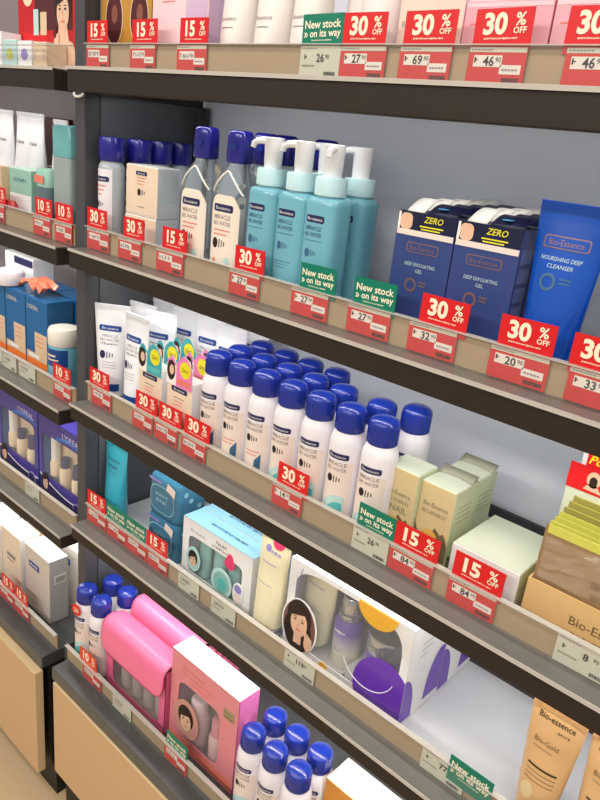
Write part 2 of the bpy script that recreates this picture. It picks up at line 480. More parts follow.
tags(ZA, [('15', -1.1, .056, 'red 15% off flag in front of the left gold carton on the top shelf'),
          ('15', -.979, .06, 'red 15% off flag between the gold cartons and the pale pink carton'),
          ('15', -.868, .059, 'red 15% off flag on the top shelf left of the white tubes'),
          ('N', -.638, .062, 'green new stock flag on the top shelf'),
          ('30', -.576, .06, 'leftmost red 30% off flag on the top shelf, beside the green flag'),
          ('30', -.492, .063, 'red 30% off flag on the top shelf in front of the cream carton'),
          ('30', -.408, .061, 'red 30% off flag on the top shelf in front of the first pink carton'),
          ('30', -.314, .061, 'red 30% off flag cut by the right edge of the photo on the top shelf')],
     [('r', -1.1, .062, None, 'red price ticket under the left 15% flag at the post on the top shelf'),
      ('r', -.982, .061, None, 'red price ticket under the middle 15% flag on the top shelf'),
      ('r', -.871, .063, None, 'red price ticket left of the white tubes on the top shelf'),
      ('g', -.637, .0615, ('26', '90'), 'pale price ticket reading 26 under the green flag on the top shelf'),
      ('r', -.575, .064, ('27', '90'), 'red price ticket reading 27 on the top shelf'),
      ('r', -.493, .064, ('69', '90'), 'red price ticket reading 69 on the top shelf'),
      ('r', -.409, .062, ('46', '90'), 'red price ticket reading 46 under the third 30% flag on the top shelf'),
      ('r', -.309, .062, ('46', '90'), 'red price ticket reading 46 at the right edge of the top shelf')])
tags(ZB, [('30', -1.1, .058, 'red 30% off flag beside the post on the second shelf'),
          ('30', -.993, .056, 'red 30% off flag in front of the two stacked cream cartons'),
          ('15', -.891, .058, 'red 15% off flag in front of the left clear bottle'),
          ('30', -.726, .058, 'red 30% off flag in front of the leftmost aqua pump bottle'),
          ('N', -.602, .060, 'green new stock flag in front of the third aqua pump bottle'),
          ('N', -.513, .062, 'green new stock flag left of the deep blue cartons'),
          ('30', -.417, .061, 'red 30% off flag between the two deep blue carton columns'),
          ('30', -.318, .061, 'red 30% off flag in front of the bright blue tube'),
          ('30', -.24, .061, 'red 30% off flag at the right edge of the second shelf')],
     [('r', -1.098, .066, None, 'red price ticket by the post on the second shelf'),
      ('r', -1.006, .063, None, 'red price ticket under the stacked cream cartons'),
      ('r', -.903, .066, None, 'red price ticket under the 15% flag on the second shelf'),
      ('r', -.734, .061, ('27', '90'), 'red price ticket under the flag at the leftmost aqua pump bottle'),
      ('r', -.613, .063, ('27', '90'), 'red price ticket reading 27 under the left green flag of the second shelf'),
      ('r', -.518, .064, ('27', '90'), 'red price ticket reading 27 under the right green flag of the second shelf'),
      ('r', -.427, .063, ('32', '90'), 'red price ticket reading 32 under the deep blue cartons'),
      ('r', -.323, .066, ('20', '90'), 'red price ticket reading 20 under the bright blue tube'),
      ('r', -.237, .063, ('33', '90'), 'red price ticket reading 33 at the right edge of the second shelf')])
tags(ZC, [('30', -1.092, .062, 'red 30% off flag in front of the leftmost white tube'),
          ('30', -.948, .059, 'red 30% off flag in front of the small carton with teal header'),
          ('30', -.884, .059, 'red 30% off flag in front of the small carton with pink header'),
          ('30', -.817, .062, 'red 30% off flag in front of the leftmost white mist can'),
          ('30', -.606, .058, 'red 30% off flag alone before the middle of the mist cans'),
          ('N', -.459, .0585, 'green new stock flag at the foot of the rightmost mist can'),
          ('15', -.4, .064, 'red 15% off flag in front of the tall pale gold cartons'),
          ('15', -.315, .0645, 'red 15% off flag leaning on the low mint carton')],
     [('r', -1.085, .064, None, 'red price ticket below the leftmost white tube'),
      ('r', -.956, .058, None, 'red price ticket below the carton with teal header'),
      ('r', -.893, .061, None, 'red price ticket below the carton with pink header'),
      ('r', -.821, .06, None, 'red price ticket below the leftmost mist can'),
      ('r', -.612, .058, ('14', '90'), 'red price ticket reading 14 below the middle of the mist cans'),
      ('g', -.462, .0575, ('26', '90'), 'pale price ticket reading 26 under the green flag of the third shelf'),
      ('r', -.403, .065, ('84', '90'), 'red price ticket reading 84 under the tall pale gold cartons'),
      ('r', -.316, .063, ('84', '90'), 'red price ticket reading 84 under the low mint carton'),
      ('g', -.18, .063, ('8', '90'), 'pale price ticket reading 8 under the beige sachet tray')])
tags(ZD, [('15', -1.099, .062, 'red 15% off flag in front of the teal tube'),
          ('N', -1.033, .062, 'left green new stock flag beside the teal tube'),
          ('N', -.968, .060, 'right green new stock flag left of the blue pad packs'),
          ('15', -.906, .061, 'red 15% off flag in front of the blue pad packs')],
     [('r', -1.099, .066, None, 'red price ticket by the post on the fourth shelf'),
      ('r', -1.030, .063, None, 'red price ticket under the left green flag of the fourth shelf'),
      ('r', -.965, .062, None, 'red price ticket under the right green flag of the fourth shelf'),
      ('r', -.901, .060, None, 'red price ticket under the blue pad packs'),
      ('g', -.81, .055, None, 'pale price ticket under the left end of the sky blue kit box'),
      ('g', -.723, .059, None, 'pale price ticket under the right end of the sky blue kit box'),
      ('g', -.553, .061, ('119', '90'), 'pale price ticket under the portrait on the purple gift box'),
      ('g', -.303, .063, ('77', '90'), 'pale price ticket reading 77 under the empty patch of shelf')])
flag('N', -.234, ZD, .0605, 'low green new stock flag before the empty patch of the fourth shelf', y=.0325, dz=.013)
flag('10o', -1.019, ZE, .060, 'orange red 10% flag before the left mist cans on the base deck', y=-.014, dz=.03)
flag('N', -.735, ZE, .059, 'green new stock flag before the pink window carton on the base deck', y=-.014, dz=.026, tilt=1.5)
ticket('r', -1.005, ZE, .066, None, 'red price ticket before the left mist cans on the base deck', y=-.0155)
ticket('g', -.90, ZE, .06, None, 'pale price ticket before the pink pouch on the base deck', y=-.0155)
ticket('r', -.735, ZE, .063, None, 'red price ticket before the pink window carton on the base deck', y=-.0155)
tags(LV[1], [('10', -1.452, .06, 'red 10% flag at the left edge of the photo on the neighbouring shelf'),
             ('10', -1.277, .06, 'red 10% flag before the small bottle in the left unit'),
             ('10', -1.204, .057, 'red 10% flag next to the post in the left unit, second shelf')],
     [('r', -1.457, .06, None, 'red price ticket at the left edge of the left unit second shelf'),
      ('r', -1.283, .062, None, 'red price ticket before the small bottle in the left unit'),
      ('r', -1.205, .058, None, 'red price ticket next to the post in the left unit, second shelf')])
tags(LV[2], [('10', -1.223, .064, 'red 10% flag before the white capped jar in the left unit')],
     [('g', -1.489, .058, None, 'leftmost pale price ticket under the teal blue cartons'),
      ('g', -1.428, .057, None, 'second pale price ticket from left under the teal blue cartons'),
      ('g', -1.358, .066, None, 'third pale price ticket from left under the teal blue cartons'),
      ('r', -1.221, .065, None, 'red price ticket before the white capped jar in the left unit')])
tags(LV[3], [], [('g', -1.35, .061, None, 'pale price ticket under the indigo gift boxes')])
tags(.415, [('15', -1.384, .057, 'left red 15% flag before the white cartons at the bottom left'),
            ('15', -1.322, .057, 'right red 15% flag before the white cartons at the bottom left')],
     [('r', -1.396, .068, None, 'left red price ticket before the white cartons at the bottom left'),
      ('r', -1.325, .068, None, 'right red price ticket before the white cartons at the bottom left')], -.0140, -.0155)

# ------------------------------------------------------------------ product makers
def brand_pill(b, S, cx, cz, w, h, m=navy_p, txt='Bio-essence', tm=None):
    b.pill(S[0], cx - w / 2, cx + w / 2, cz - h / 2, cz + h / 2, m)
    b.text(S[1], txt, cx, cz, h * .42, tm or white_m, .0, maxw=w * .82)
def droplets(b, S, cx, cz, s, m=ink):
    b.ell(S, cx - s * .35, cz, s * .32, s * .42, m, 8)
    for k in range(3):
        x = cx + s * (.15 + .28 * k); hh = s * (.42 - .1 * k)
        b.cols(S, [x - s * .05, x, x + s * .05], lambda u: cz - hh * .8, lambda u: cz + hh * .8, m)

def mist_can(label, loc, art, group, rz=0):
    t = thing('mist_can', label, 'spray can', loc, group, rz)
    pr = Prof([(0, .046, .046), (.0015, .0482, .0482), (.006, .049, .049), (.124, .049, .049), (.129, .0484, .0484), (.1345, .0465, .0465), (.139, .0435, .0435), (.1425, .040, .040), (.1455, .0385, .0385)])
    MB().loft(pr, can_white).build('can_body', t)
    c = MB().lathe([(.0196, .1445), (.0204, .1455), (.0207, .154), (.0207, .1705), (.0202, .1735), (.0186, .1762), (.0145, .1790), (.008, .1804), (.003, .1808)], cap_blue, 32)
    for k in range(24):
        a = pi + pi * k / 23; x, y = .02072 * cos(a), .02072 * sin(a)
        c.tube([(x, y, .147), (x, y, .168)], .0005, cap_blue, 4)
    c.build('cap', t)
    b = MB(); S0, S1, S2 = pr.front(.0003), pr.front(.0006), pr.front(.0009)
    b.rect(S0, -.0205, .0205, .008, .104, peach_p, 14, 1)  # peach panel paints warm bounce light onto the lower can body
    brand_pill(b, (S1, S2), 0, .1125, .031, .0085)
    b.text(S1, 'MIRACLE', 0, .1015, .0052, grey_ink, .01, maxw=.028)
    b.text(S1, 'BIO WATER', 0, .0935, .0048, grey_ink, .01, maxw=.029)
    droplets(b, S1, -.003, .079, .014)
    if art == 'navy':
        b.rect(S1, -.012, .012, .058, .0595, coral_p, 4); b.rect(S1, -.012, .008, .052, .0535, coral_p, 4)
        b.cols(S1, [-.016, -.008, 0, .008, .016], lambda x: .014, lambda x: .031 + .002 * sin(x * 300), steel_p)
        b.cols(S2, [-.016, -.008, 0, .008, .016], lambda x: .0225, lambda x: .0235, tealpale_p)
        b.cols(S2, [.006, .009, .012, .015], lambda x: .03, lambda x: .045 + (x - .006) * 1.3, steel_p)
    elif art == 'teal':
        b.cols(S1, [-.016 + .032 * i / 8 for i in range(9)], lambda x: .012, lambda x: .040 + .016 * max(0, sin((x + .016) * 70)), tealpale_p)
        b.cols(S2, [-.010 + .024 * i / 8 for i in range(9)], lambda x: .014, lambda x: .032 + .014 * max(0, sin((x + .010) * 90)), teal_p)
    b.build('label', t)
    return t

G = 'white mist cans with royal blue caps'
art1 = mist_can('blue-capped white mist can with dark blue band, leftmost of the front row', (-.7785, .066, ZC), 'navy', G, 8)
art2 = None
for i in range(1, 7):
    x = -.7785 + .0530 * i
    lab = f'blue-capped white mist can with {"dark blue band" if i < 3 else "teal splash"}, {ORD[i]} from left in the front row'
    if i < 3: dup(art1, (x, .066, ZC), lab, rz=8)
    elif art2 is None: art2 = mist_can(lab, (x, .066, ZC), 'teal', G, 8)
    else: dup(art2, (x, .066 + (.001 if i > 5 else 0), ZC), lab, rz=8)
for r, n, y in ((1, 7, .1165), (2, 4, .1668)):
    for i in range(n):
        x = -.784 + .0538 * i + random.uniform(-.0005, .0005) + (.015 if i > 4 else 0) - (.014 if r == 1 and i == 6 else 0)
        dup(art2, (x, y + random.uniform(-.0003, .0003) + (.0255 if r == 1 and i == 6 else 0), ZC), f'blue-capped white mist can, {ORD[i]} from left in the {"second" if r == 1 else "third"} row back', rz=random.uniform(-10, 20), keep=('can_body', 'cap', 'label'))

# E deck mist cans
def sticker(t):
    b = MB(); S = lambda x, z: (x - .010, -.0262 - .0006 * 0, z)
    b.ell(lambda x, z: (x, -.0262, z), -.002, .133, .0135, .0135, red_m, 18)
    b.text(lambda x, z: (x, -.0266, z), '20', -.002, .133, .010, cream_p, .01)
    return b.build('round_sticker', t)
for i, (x, y, lab) in enumerate(((-1.081, .022, 'white mist can with red round sticker next to the post, base deck'), (-1.0285, .022, 'white mist can left of the pink pouch, front of base deck'),
                                 (-1.073, .078, 'white mist can with red sticker in the back row near the post, base deck'), (-1.020, .078, 'white mist can behind the pink pouch on the base deck'))):
    o = dup(art2, (x, y, ZE), lab, rz=8)
    o['group'] = 'mist cans at the left of the base deck'
    if i in (0, 2): sticker(o)
for i in range(6):
    o = dup(art2, (-.586 + .0503 * (i % 3), .020 + .0505 * (i // 3), ZE), f'white mist can right of the pink carton, {ORD[i % 3]} in the {"front" if i < 3 else "back"} row', rz=8)
    o['group'] = 'mist cans at the right of the base deck'

# aqua pump bottles
def pump_bottle(label, loc, group):
    t = thing('pump_bottle', label, 'pump bottle', loc, group)
    pr = Prof([(0, .050, .040, 3.2), (.002, .0535, .0435, 3.4), (.006, .054, .044, 3.5), (.140, .054, .044, 3.5), (.1455, .053, .043, 3.4), (.1485, .048, .039, 3.0), (.150, .038, .034, 2.4)])
    MB().loft(pr, teal_body, 48).build('bottle_body', t)
    c = MB(); c.lathe([(.0165, .1495), (.0165, .152), (.0205, .1522), (.0208, .154), (.0208, .172), (.0200, .1742), (.012, .1748)], aqua_m); c.build('collar', t)
    p = MB()
    p.lathe([(.0118, .1745), (.0118, .180), (.0122, .1815), (.0130, .2105), (.0134, .2125), (.012, .2135), (.004, .2138)], pump_w, 24)
    p.tube([(-.004, -.002, .2085), (-.016, -.004, .2085), (-.025, -.006, .2075), (-.031, -.007, .204), (-.0325, -.0075, .1985)], [.0052, .005, .0046, .0042, .0038], pump_w, 12)
    p.build('pump_head', t)
    b = MB(); S0, S1 = pr.front(.0004), pr.front(.0008)
    brand_pill(b, (S0, S1), -.002, .123, .030, .0090)
    b.text(S0, 'MIRACLE', -.003, .1115, .0052, steel_p, .01, maxw=.026)
    b.text(S0, 'BIO WATER', -.003, .1035, .0050, steel_p, .01, maxw=.028)
    b.rect(S0, -.017, .013, .0955, .0963, steel_p, 6)
    droplets(b, S0, -.006, .080, .013, steel_p)
    for k in range(3): b.rect(S0, -.017, .012 - .004 * k, .059 - .004 * k, .0597 - .004 * k, steel_p, 6)
    b.build('label', t)
    b = MB(); b.pill(S0, -.019, .004, .018, .030, blue_p, .002); b.build('size_badge', t)
    return t
G = 'aqua pump bottles on the second shelf'
pb = pump_bottle('aqua gel pump bottle, leftmost beside the clear bottles', (-.705, .072, ZB), G)
dup(pb, (-.650, .073, ZB), 'aqua gel pump bottle, second from left in the front row')
pf = dup(pb, (-.597, .070, ZB), 'aqua gel pump bottle with pump turned forward, front row right end')
[c for c in pf.children if c.name.startswith('pump_head')][0].rotation_euler = (0, 0, R(105))
dup(pb, (-.660, .132, ZB), 'aqua gel pump bottle mostly hidden behind the second and third front ones')
dup(pb, (-.603, .136, ZB), 'rightmost aqua gel pump bottle, set back behind the front row')

# clear bottles
def clear_bottle(label, loc, group):
    t = thing('clear_bottle', label, 'bottle', loc, group)
    pr = Prof([(0, .060, .040, 3.4), (.003, .067, .046, 3.6), (.008, .068, .047, 3.6), (.122, .068, .047, 3.6), (.134, .0665, .046, 3.4), (.146, .062, .044, 3.0), (.155, .055, .041, 2.6), (.163, .045, .036, 2.2), (.169, .036, .031, 2), (.1735, .032, .029, 2)])
    MB().loft(pr, clear_b, 48).build('bottle_body', t)
    c = MB().loft(Prof([(.174, .034, .030, 2.6), (.1755, .0365, .032, 2.8), (.206, .0355, .031, 2.8), (.2125, .0345, .030, 2.8), (.2160, .0320, .027, 2.6), (.2175, .026, .021, 2.3)]), cap_navy, 36)
    c.ell(lambda x, z: (x, -.0164, z), 0, .196, .010, .004, cap_blue, 10)
    c.build('cap', t)
    b = MB()
    f = pr.front(.0012)
    pts = []
    for i in range(25):
        u = -1 + 2 * i / 24; z = .1625 - .030 * abs(u) ** 1.6; w = pr.at(z)[0]
        pts.append(f(u * w * .46, z))
    b.tube(pts, .0014, white_m, 6); b.build('shoulder_ridge', t)  # moulded ridge in clear plastic, coloured white to paint its highlight
    b = MB(); S0, S1, S2 = pr.front(.0005), pr.front(.0008), pr.front(.0011)
    b.cols(S0, [-.029 + .058 * i / 20 for i in range(21)], lambda x: .006, lambda x: .130 - 26 * max(0, abs(x) - .014) ** 2 * 3, label_cream, 8)
    brand_pill(b, (S1, S2), -.001, .112, .040, .0105)
    b.text(S1, 'MIRACLE', -.002, .0995, .0062, grey_ink, .01, maxw=.034)
    b.text(S1, 'BIO WATER', -.002, .0905, .0058, grey_ink, .01, maxw=.036)
    for k in range(2): b.rect(S1, -.018, .016 - .006 * k, .080 - .006 * k, .0818 - .006 * k, coral_p, 6)
    droplets(b, S1, -.008, .062, .018)
    b.ell(S1, -.015, .036, .0035, .004, coral_p)
    b.cols(S1, [.006, .010, .014, .018], lambda x: .012, lambda x: .045 - (x - .012) ** 2 * 200, tealpale_p)
    b.rect(S1, -.02, 0, .012, .0145, coral_p, 4)
    b.build('label', t)
    return t
G = 'clear bottles with navy flip caps'
cb = clear_bottle('clear micellar bottle with navy cap, left one beside the stacked cream cartons', (-.843, .072, ZB), G)
dup(cb, (-.772, .073, ZB), 'clear micellar bottle with navy cap, right one beside the aqua pumps')
dup(cb, (-.772, .124, ZB), 'clear bottle with navy cap standing behind the right clear bottle')
dup(cb, (-.795, .19, ZB), 'clear bottle with navy cap peeping between the left two aqua pumps')
dup(cb, (-.722, .20, ZB), 'clear bottle with navy cap far back behind the middle aqua pumps')

# round toner bottles
def toner(label, loc, group):
    t = thing('toner_bottle', label, 'bottle', loc, group)
    pr = Prof([(0, .041, .041), (.003, .044, .044), (.134, .044, .044), (.140, .042, .042), (.145, .036, .036), (.149, .034, .034)])
    MB().loft(pr, mat('frosted bottle', (206, 218, 226), .15, trans=.3, noise=.02)).build('bottle_body', t)
    MB().lathe([(.0205, .1475), (.0217, .149), (.0217, .182), (.0205, .1845), (.01, .1855)], cap_navy).build('cap', t)
    b = MB(); S0, S1, S2 = pr.front(.0003), pr.front(.0006), pr.front(.0009)
    b.rect(S0, -.019, .019, .008, .134, can_white, 12)
    brand_pill(b, (S1, S2), 0, .118, .032, .0085)
    for k in range(3): b.rect(S1, -.013, .012 - .004 * k, .106 - .007 * k, .108 - .007 * k, coral_p, 6)
    droplets(b, S1, -.004, .077, .014)
    b.build('label', t)
    return t
G = 'round bottles with navy caps by the post'
tb = toner('round bottle with navy screw cap next to the post, front of its column', (-1.0785, .068, ZB), G)
for i, y in enumerate((.123, .168, .213)):
    dup(tb, (-1.079, y, ZB), f'round bottle with navy screw cap, {ORD[i + 1]} in the column behind the stacked cartons')

# carton helper ---------------------------------------------------------------
def carton(name, label, cat, loc, w, d, h, mf, ms, mt, group=None, rz=0, rx=0, bev=.0012, flap=True, deco=None, lidgap=False):
    """front edge at y=0 of the local frame, d deep; deco(b, front, top, right) adds the print"""
    t = thing(name, label, cat, loc, group, rz, rx)
    b = MB(); b.box(-w / 2, w / 2, 0, d, 0, h, mf, right=ms, left=ms, top=mt, back=ms, bottom=ms)
    if deco: deco(b, plane_front(0, .0003), plane_top(h, .0003), plane_right(w / 2, .0003), plane_front(0, .0006))
    b.build('carton', t, bevel=bev)
    if flap:
        f = MB(); f.box(-w / 2 + .001, w / 2 - .001, .0015, d - .001, h + .0001, h + .0008, mt)
        f.box(-w / 2 + .003, w / 2 - .003, d - .0012, d - .0004, h - .012, h, mt)
        f.build('lid_flap', t)
    return t

# stacked cream cartons (second shelf)
def deco_cream(b, F, T, Rt, F2):
    b.rect(F, -.038, .038, .004, .008, peach_p)
    brand_pill(b, (F, F2), 0, .068, .030, .0065)
    for k in range(3): b.rect(F, -.012, .012 - .003 * k, .060 - .005 * k, .0615 - .005 * k, coral_p)
    droplets(b, F, -.001, .038, .014)
    b.rect(F, -.010, .010, .014, .0155, grey_ink)
    for k in range(7): b.rect(Rt, .006, .040, .064 - .006 * k, .0655 - .006 * k, tealpale_p)
G = 'stacked cream cartons on the second shelf'
c1 = carton('cream_carton', 'cream carton with navy brand mark, lower of the two stacked ones', 'box', (-1.003, .073, ZB), .086, .046, .066, carton_cream, carton_side, white_strong, G, deco=lambda b, F, T, Rt, F2: [b.rect(F, -.04, .04, .02, .05, peach_p), brand_pill(b, (F, F2), 0, .055, .03, .006)])
carton('cream_carton', 'cream carton with black droplet mark, upper of the two stacked ones', 'box', (-1.0025, .074, ZB + .0672), .086, .046, .0795, carton_cream, carton_side, white_strong, G, deco=deco_cream)

# deep blue cartons
def blue_carton(label, loc, group):
    w, d, h = .0795, .0335, .1500
    t = thing('blue_carton', label, 'box', loc, group)
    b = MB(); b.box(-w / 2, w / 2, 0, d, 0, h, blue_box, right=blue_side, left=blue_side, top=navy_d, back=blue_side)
    F, F2, Rt = plane_front(0, .0003), plane_front(0, .0006), plane_right(w / 2, .0003)
    b.rect(F, -w / 2, w / 2, h - .020, h, navy_d)
    b.cols(F2, [-w / 2 + .001, -w / 2 + .018, -w / 2 + .03, w / 2 - .001], lambda x: h - .027, lambda x: h - .0205, peach_p)
    b.pill(F2, -w / 2 + .004, -w / 2 + .021, h - .0205, h - .002, skin_p, .006)
    b.rect(F2, -w / 2 + .0008, -w / 2 + .004, h - .0205, h - .001, white_m)
    b.text(F2, 'ZERO', .010, h - .0065, .0068, yellow_p, .01, maxw=.03, skew=.25)
    for k in range(2): b.rect(F2, -.008 + .002 * k, .024 - .004 * k, h - .0155 - .0032 * k, h - .0140 - .0032 * k, yellow_p)
    b.pill(F, -.022, .022, h - .046, h - .034, bronze_p, .003); b.pill(F2, -.0205, .0205, h - .0448, h - .0352, blue_box, .0025)
    b.text(plane_front(0, .0009), 'Bio-Essence', 0, h - .040, .0056, bronze_p, .0, maxw=.034)
    b.text(F, 'DEEP EXFOLIATING', 0, h - .0595, .0040, tealpale_p, .0, maxw=.042)
    b.text(F, 'GEL', 0, h - .0665, .0040, tealpale_p, .0)
    N = 20
    b.add([F(-.009 + r * cos(2 * pi * i / N), h - .084 + r * sin(2 * pi * i / N)) for r in (.0055, .0085) for i in range(N)], [(i, (i + 1) % N, N + (i + 1) % N, N + i) for i in range(N)], bronze_p)
    for k in range(2): b.rect(F, .002, .012, h - .084 + .004 * k, h - .082 + .004 * k, bronze_p)
    for k in range(6): b.rect(Rt, .004, d - .004, h - .036 - .021 * k, h - .020 - .021 * k, blue_patch)
    b.build('carton', t, bevel=.001)
    f = MB(); S = []
    # white tear tab curling over the top edge
    n = 6
    for k in range(n + 1):
        a = k / n; S.append([(-w / 2 + .010 + .006 * a, .001 + (d - .004) * a, h + .0006 + .015 * sin(pi * min(1, a * 1.1) * .5)), (-w / 2 + .034 + .004 * a, .001 + (d - .004) * a, h + .0006 + .015 * sin(pi * min(1, a * 1.1) * .5))])
    f.add([p for r in S for p in r], [(2 * i, 2 * i + 1, 2 * i + 3, 2 * i + 2) for i in range(n)], white_m, True)
    f.build('tear_tab', t, solid=.0008)
    f = MB(); S = []
    for k in range(n + 1):
        a = k / n; S.append([(-w / 2 + .0385, .001 + (d - .004) * a, h + .0006 + .011 * sin(pi * a * .5)), (w / 2 - .002, .001 + (d - .004) * a, h + .0006 + .011 * sin(pi * a * .5))])
    f.add([p for r in S for p in r], [(2 * i, 2 * i + 1, 2 * i + 3, 2 * i + 2) for i in range(n)], navy_d, True)
    f.build('lid_flap', t, solid=.0008)
    f = MB(); f.rect(plane_top(h, .0078), w / 2 - .030, w / 2 - .020, .004, .020, cyan_hi); f.build('foil_seal', t, solid=.0006)
    return t
G = 'deep blue gel cartons'
bc = blue_carton('deep blue exfoliating gel carton, front of the left column', (-.4525, .075, ZB), G)
for col, x in enumerate((-.4525, -.3715)):
    for k in range(5):
        if col == 0 and k == 0: continue
        dup(bc, (x, .075 + .0375 * k, ZB), f'deep blue gel carton, {"front" if k == 0 else ORD[k] + " from the front"} of the {"left" if col == 0 else "right"} column')

# tubes -----------------------------------------------------------------------
def tube_thing(name, label, loc, wtop, r, h, caph, m, mcap, group=None, deco=None, rx=0, rz=0, crimp=.008, capr=None, cat='tube', wmid=None):
    t = thing(name, label, cat, loc, group, rz, rx)
    capr = capr or r * .94
    MB().lathe([(capr * .96, 0), (capr, .0015), (capr, caph - .001), (capr * .97, caph)], mcap).build('cap', t)
    K = []
    H = h - caph
    for i in range(15):
        a = i / 14; z = caph + .0004 + (H - crimp) * a
        e = a ** 1.25
        K.append((z, lerp(2 * r, wtop, a ** .8), max(.003, 2 * r * (1 - e) + .003 * e), 2.0))
    K.append((h, wtop, .0028, 6.0))
    K.insert(0, (caph + .0002, 2 * r * .9, 2 * r * .9, 2.0))
    pr = Prof(K)
    b = MB(); b.loft(pr, m, 44)
    if deco: deco(b, pr.front(.0005), pr.front(.0009), h, wtop)
    b.build('tube_body', t)
    c = MB()
    for k in range(4):
        z = h - crimp + crimp * (k + .5) / 4
        for sgn in (-1,):
            c.box(-wtop / 2 + .0005, wtop / 2 - .0005, -.0026, .0026, z - .0004, z + .0004, m)
    c.build('crimp_seal', t)
    return t

def deco_white(b, S, S2, h, w):
    brand_pill(b, (S, S2), -.002, h - .043, .042, .0105, blue_p)
    b.text(S, 'MIRACLE', -.002, h - .057, .005, grey_ink, .0, maxw=.036); b.text(S, 'BIO WATER', -.002, h - .0645, .005, grey_ink, .0, maxw=.036)
    b.bars(S, -.002, h - .0715, .034, .004, grey_ink, 8)
    droplets(b, S, -.008, h - .092, .018, navy_p)
    for k in range(3): b.rect(S, -.014, .012, h - .106 - .005 * k, h - .1052 - .005 * k, grey_ink, 6)
    b.rect(S, -.0185, .0185, .024, .038, blue_p, 10)
G = 'white cleanser tubes on the third shelf'
wt = tube_thing('white_tube', 'white tube with blue brand bar leaning by the post, leftmost on the third shelf', (-1.0785, .0735, ZC), .067, .0225, .184, .012, tube_white, blk_cap, G, deco_white, rz=37)
dup(wt, (-1.0, .0715, ZC), 'white tube with blue brand bar, second from the post in the front row', rz=2)
dup(wt, (-.999, .1215, ZC), 'white tube with blue brand bar standing behind the front pair', rz=23)
for x, ys in ((-1.064, (.130, .183, .233)), (-.998, (.178, .23)), (-.93, (.18, .232)), (-.864, (.17, .225))):
    for y in ys:
        cn = {-1.064: 'post side', -.998: 'second', -.93: 'third', -.864: 'fourth'}[x]
        rn = 'rearmost' if y > .22 else ('second' if y < .14 else 'third')
        dup(wt, (x, y, ZC), f'white tube in the {cn} column, {rn} row of the third shelf tubes', rz=10)

def deco_bigblue(b, S, S2, h, w):
    b.pill(S, -.026, .024, h - .046, h - .033, bronze_p, .003); b.pill(S2, -.0245, .0225, h - .0447, h - .0343, tube_blue, .0025)
    s3 = lambda x, z: (S2(x, z)[0], S2(x, z)[1] - .0004, z)
    b.text(s3, 'Bio-Essence', -.001, h - .0395, .0062, bronze_p, .0, maxw=.038)
    b.text(S, 'NOURISHING DEEP', -.002, h - .056, .0042, tealpale_p, .0, maxw=.044, skew=.1)
    b.text(S, 'CLEANSER', -.001, h - .0635, .0042, tealpale_p, .0, skew=.1)
    N = 20
    b.add([S(-.010 + r * cos(2 * pi * i / N), h - .080 + r * sin(2 * pi * i / N)) for r in (.006, .0092) for i in range(N)], [(i, (i + 1) % N, N + (i + 1) % N, N + i) for i in range(N)], steel_p)
    for k in range(2): b.rect(S, .002, .014, h - .080 + .004 * k, h - .0785 + .004 * k, steel_p, 3)
G = 'bright blue cleanser tubes'
bt = tube_thing('blue_tube', 'large bright blue cleanser tube right of the deep blue cartons', (-.286, .088, ZB - .006), .079, .0255, .184, .014, tube_blue, cap_blue, G, deco_bigblue, crimp=.010)
bt.location.z = ZB
dup(bt, (-.204, .10, ZB), 'bright blue tube at the right edge behind the last flag', rz=-10)

# small header cartons
def header_carton(label, loc, col, cyc, group):
    w, d, h = .064, .031, .115
    t = thing('header_carton', label, 'box', loc, group)
    b = MB(); b.box(-w / 2, w / 2, 0, d, 0, h, carton_cream, right=kit_white, left=kit_white, top=kit_white, back=kit_white)
    F, F2 = plane_front(0, .0003), plane_front(0, .0006)
    brand_pill(b, (F, F2), 0, h - .018, .040, .009)
    for k in range(3): b.rect(F, -.014, .013 - .003 * k, h - .033 - .006 * k, h - .0315 - .006 * k, coral_p if k else grey_ink)
    b.rect(F, -.015, .013, h - .054, h - .0515, col)
    droplets(b, F, -.004, h - .072, .016)
    b.build('carton', t, bevel=.001)
    f = MB(); pts = [(-w / 2, h - .012), (w / 2, h - .012), (w / 2, h + .018)]
    for i in range(11):
        a = i / 10; pts.append((w / 2 - a * .040, h + .018 + .024 * sin(pi * (a * .85 + .05))))
    for i in range(9):
        a = i / 8; pts.append((-w / 2 + .024 - a * .024, h + .022 + .014 * sin(pi * a)))
    f.extr(pts, -.0012, -.0004, col, kit_white)
    S, S2 = plane_front(-.0012, .0003), plane_front(-.0012, .0006)
    f.rect(S, -w / 2, -w / 2 + .024, h - .012, h + .022, white_m)
    f.ell(S2, -w / 2 + .011, h + .012, .0105, .017, hair_p, 12)
    f.ell(plane_front(-.0012, .0009), -w / 2 + .013, h + .013, .0058, .0085, skin_p, 10)
    f.ell(S, .014, h + .020, .0135, .014, yellow_p, 14)
    f.text(S2, '2in1', .014, h + .020, .007, brown_ink, .0, maxw=.018)
    f.rect(S, -.006, .028, h - .007, h + .002, cyc)
    f.build('header_card', t)
    return t
G = 'small cartons with portrait headers'
h1 = header_carton('small cream carton with teal portrait header, front of its column', (-.926, .046, ZC), mat('header teal', (60, 170, 180), .4), teal_p, G)
for k in range(1, 3): dup(h1, (-.926, .046 + .036 * k, ZC), f'small carton with teal header, {ORD[k]} in the column behind the front one')
h2 = header_carton('small cream carton with pink portrait header, front of its column', (-.847, .046, ZC), mat('header pink', (240, 130, 190), .4), coral_p, G)
for k in range(1, 3): dup(h2, (-.847, .046 + .036 * k, ZC), f'small carton with pink header, {ORD[k]} in the column behind the front one')

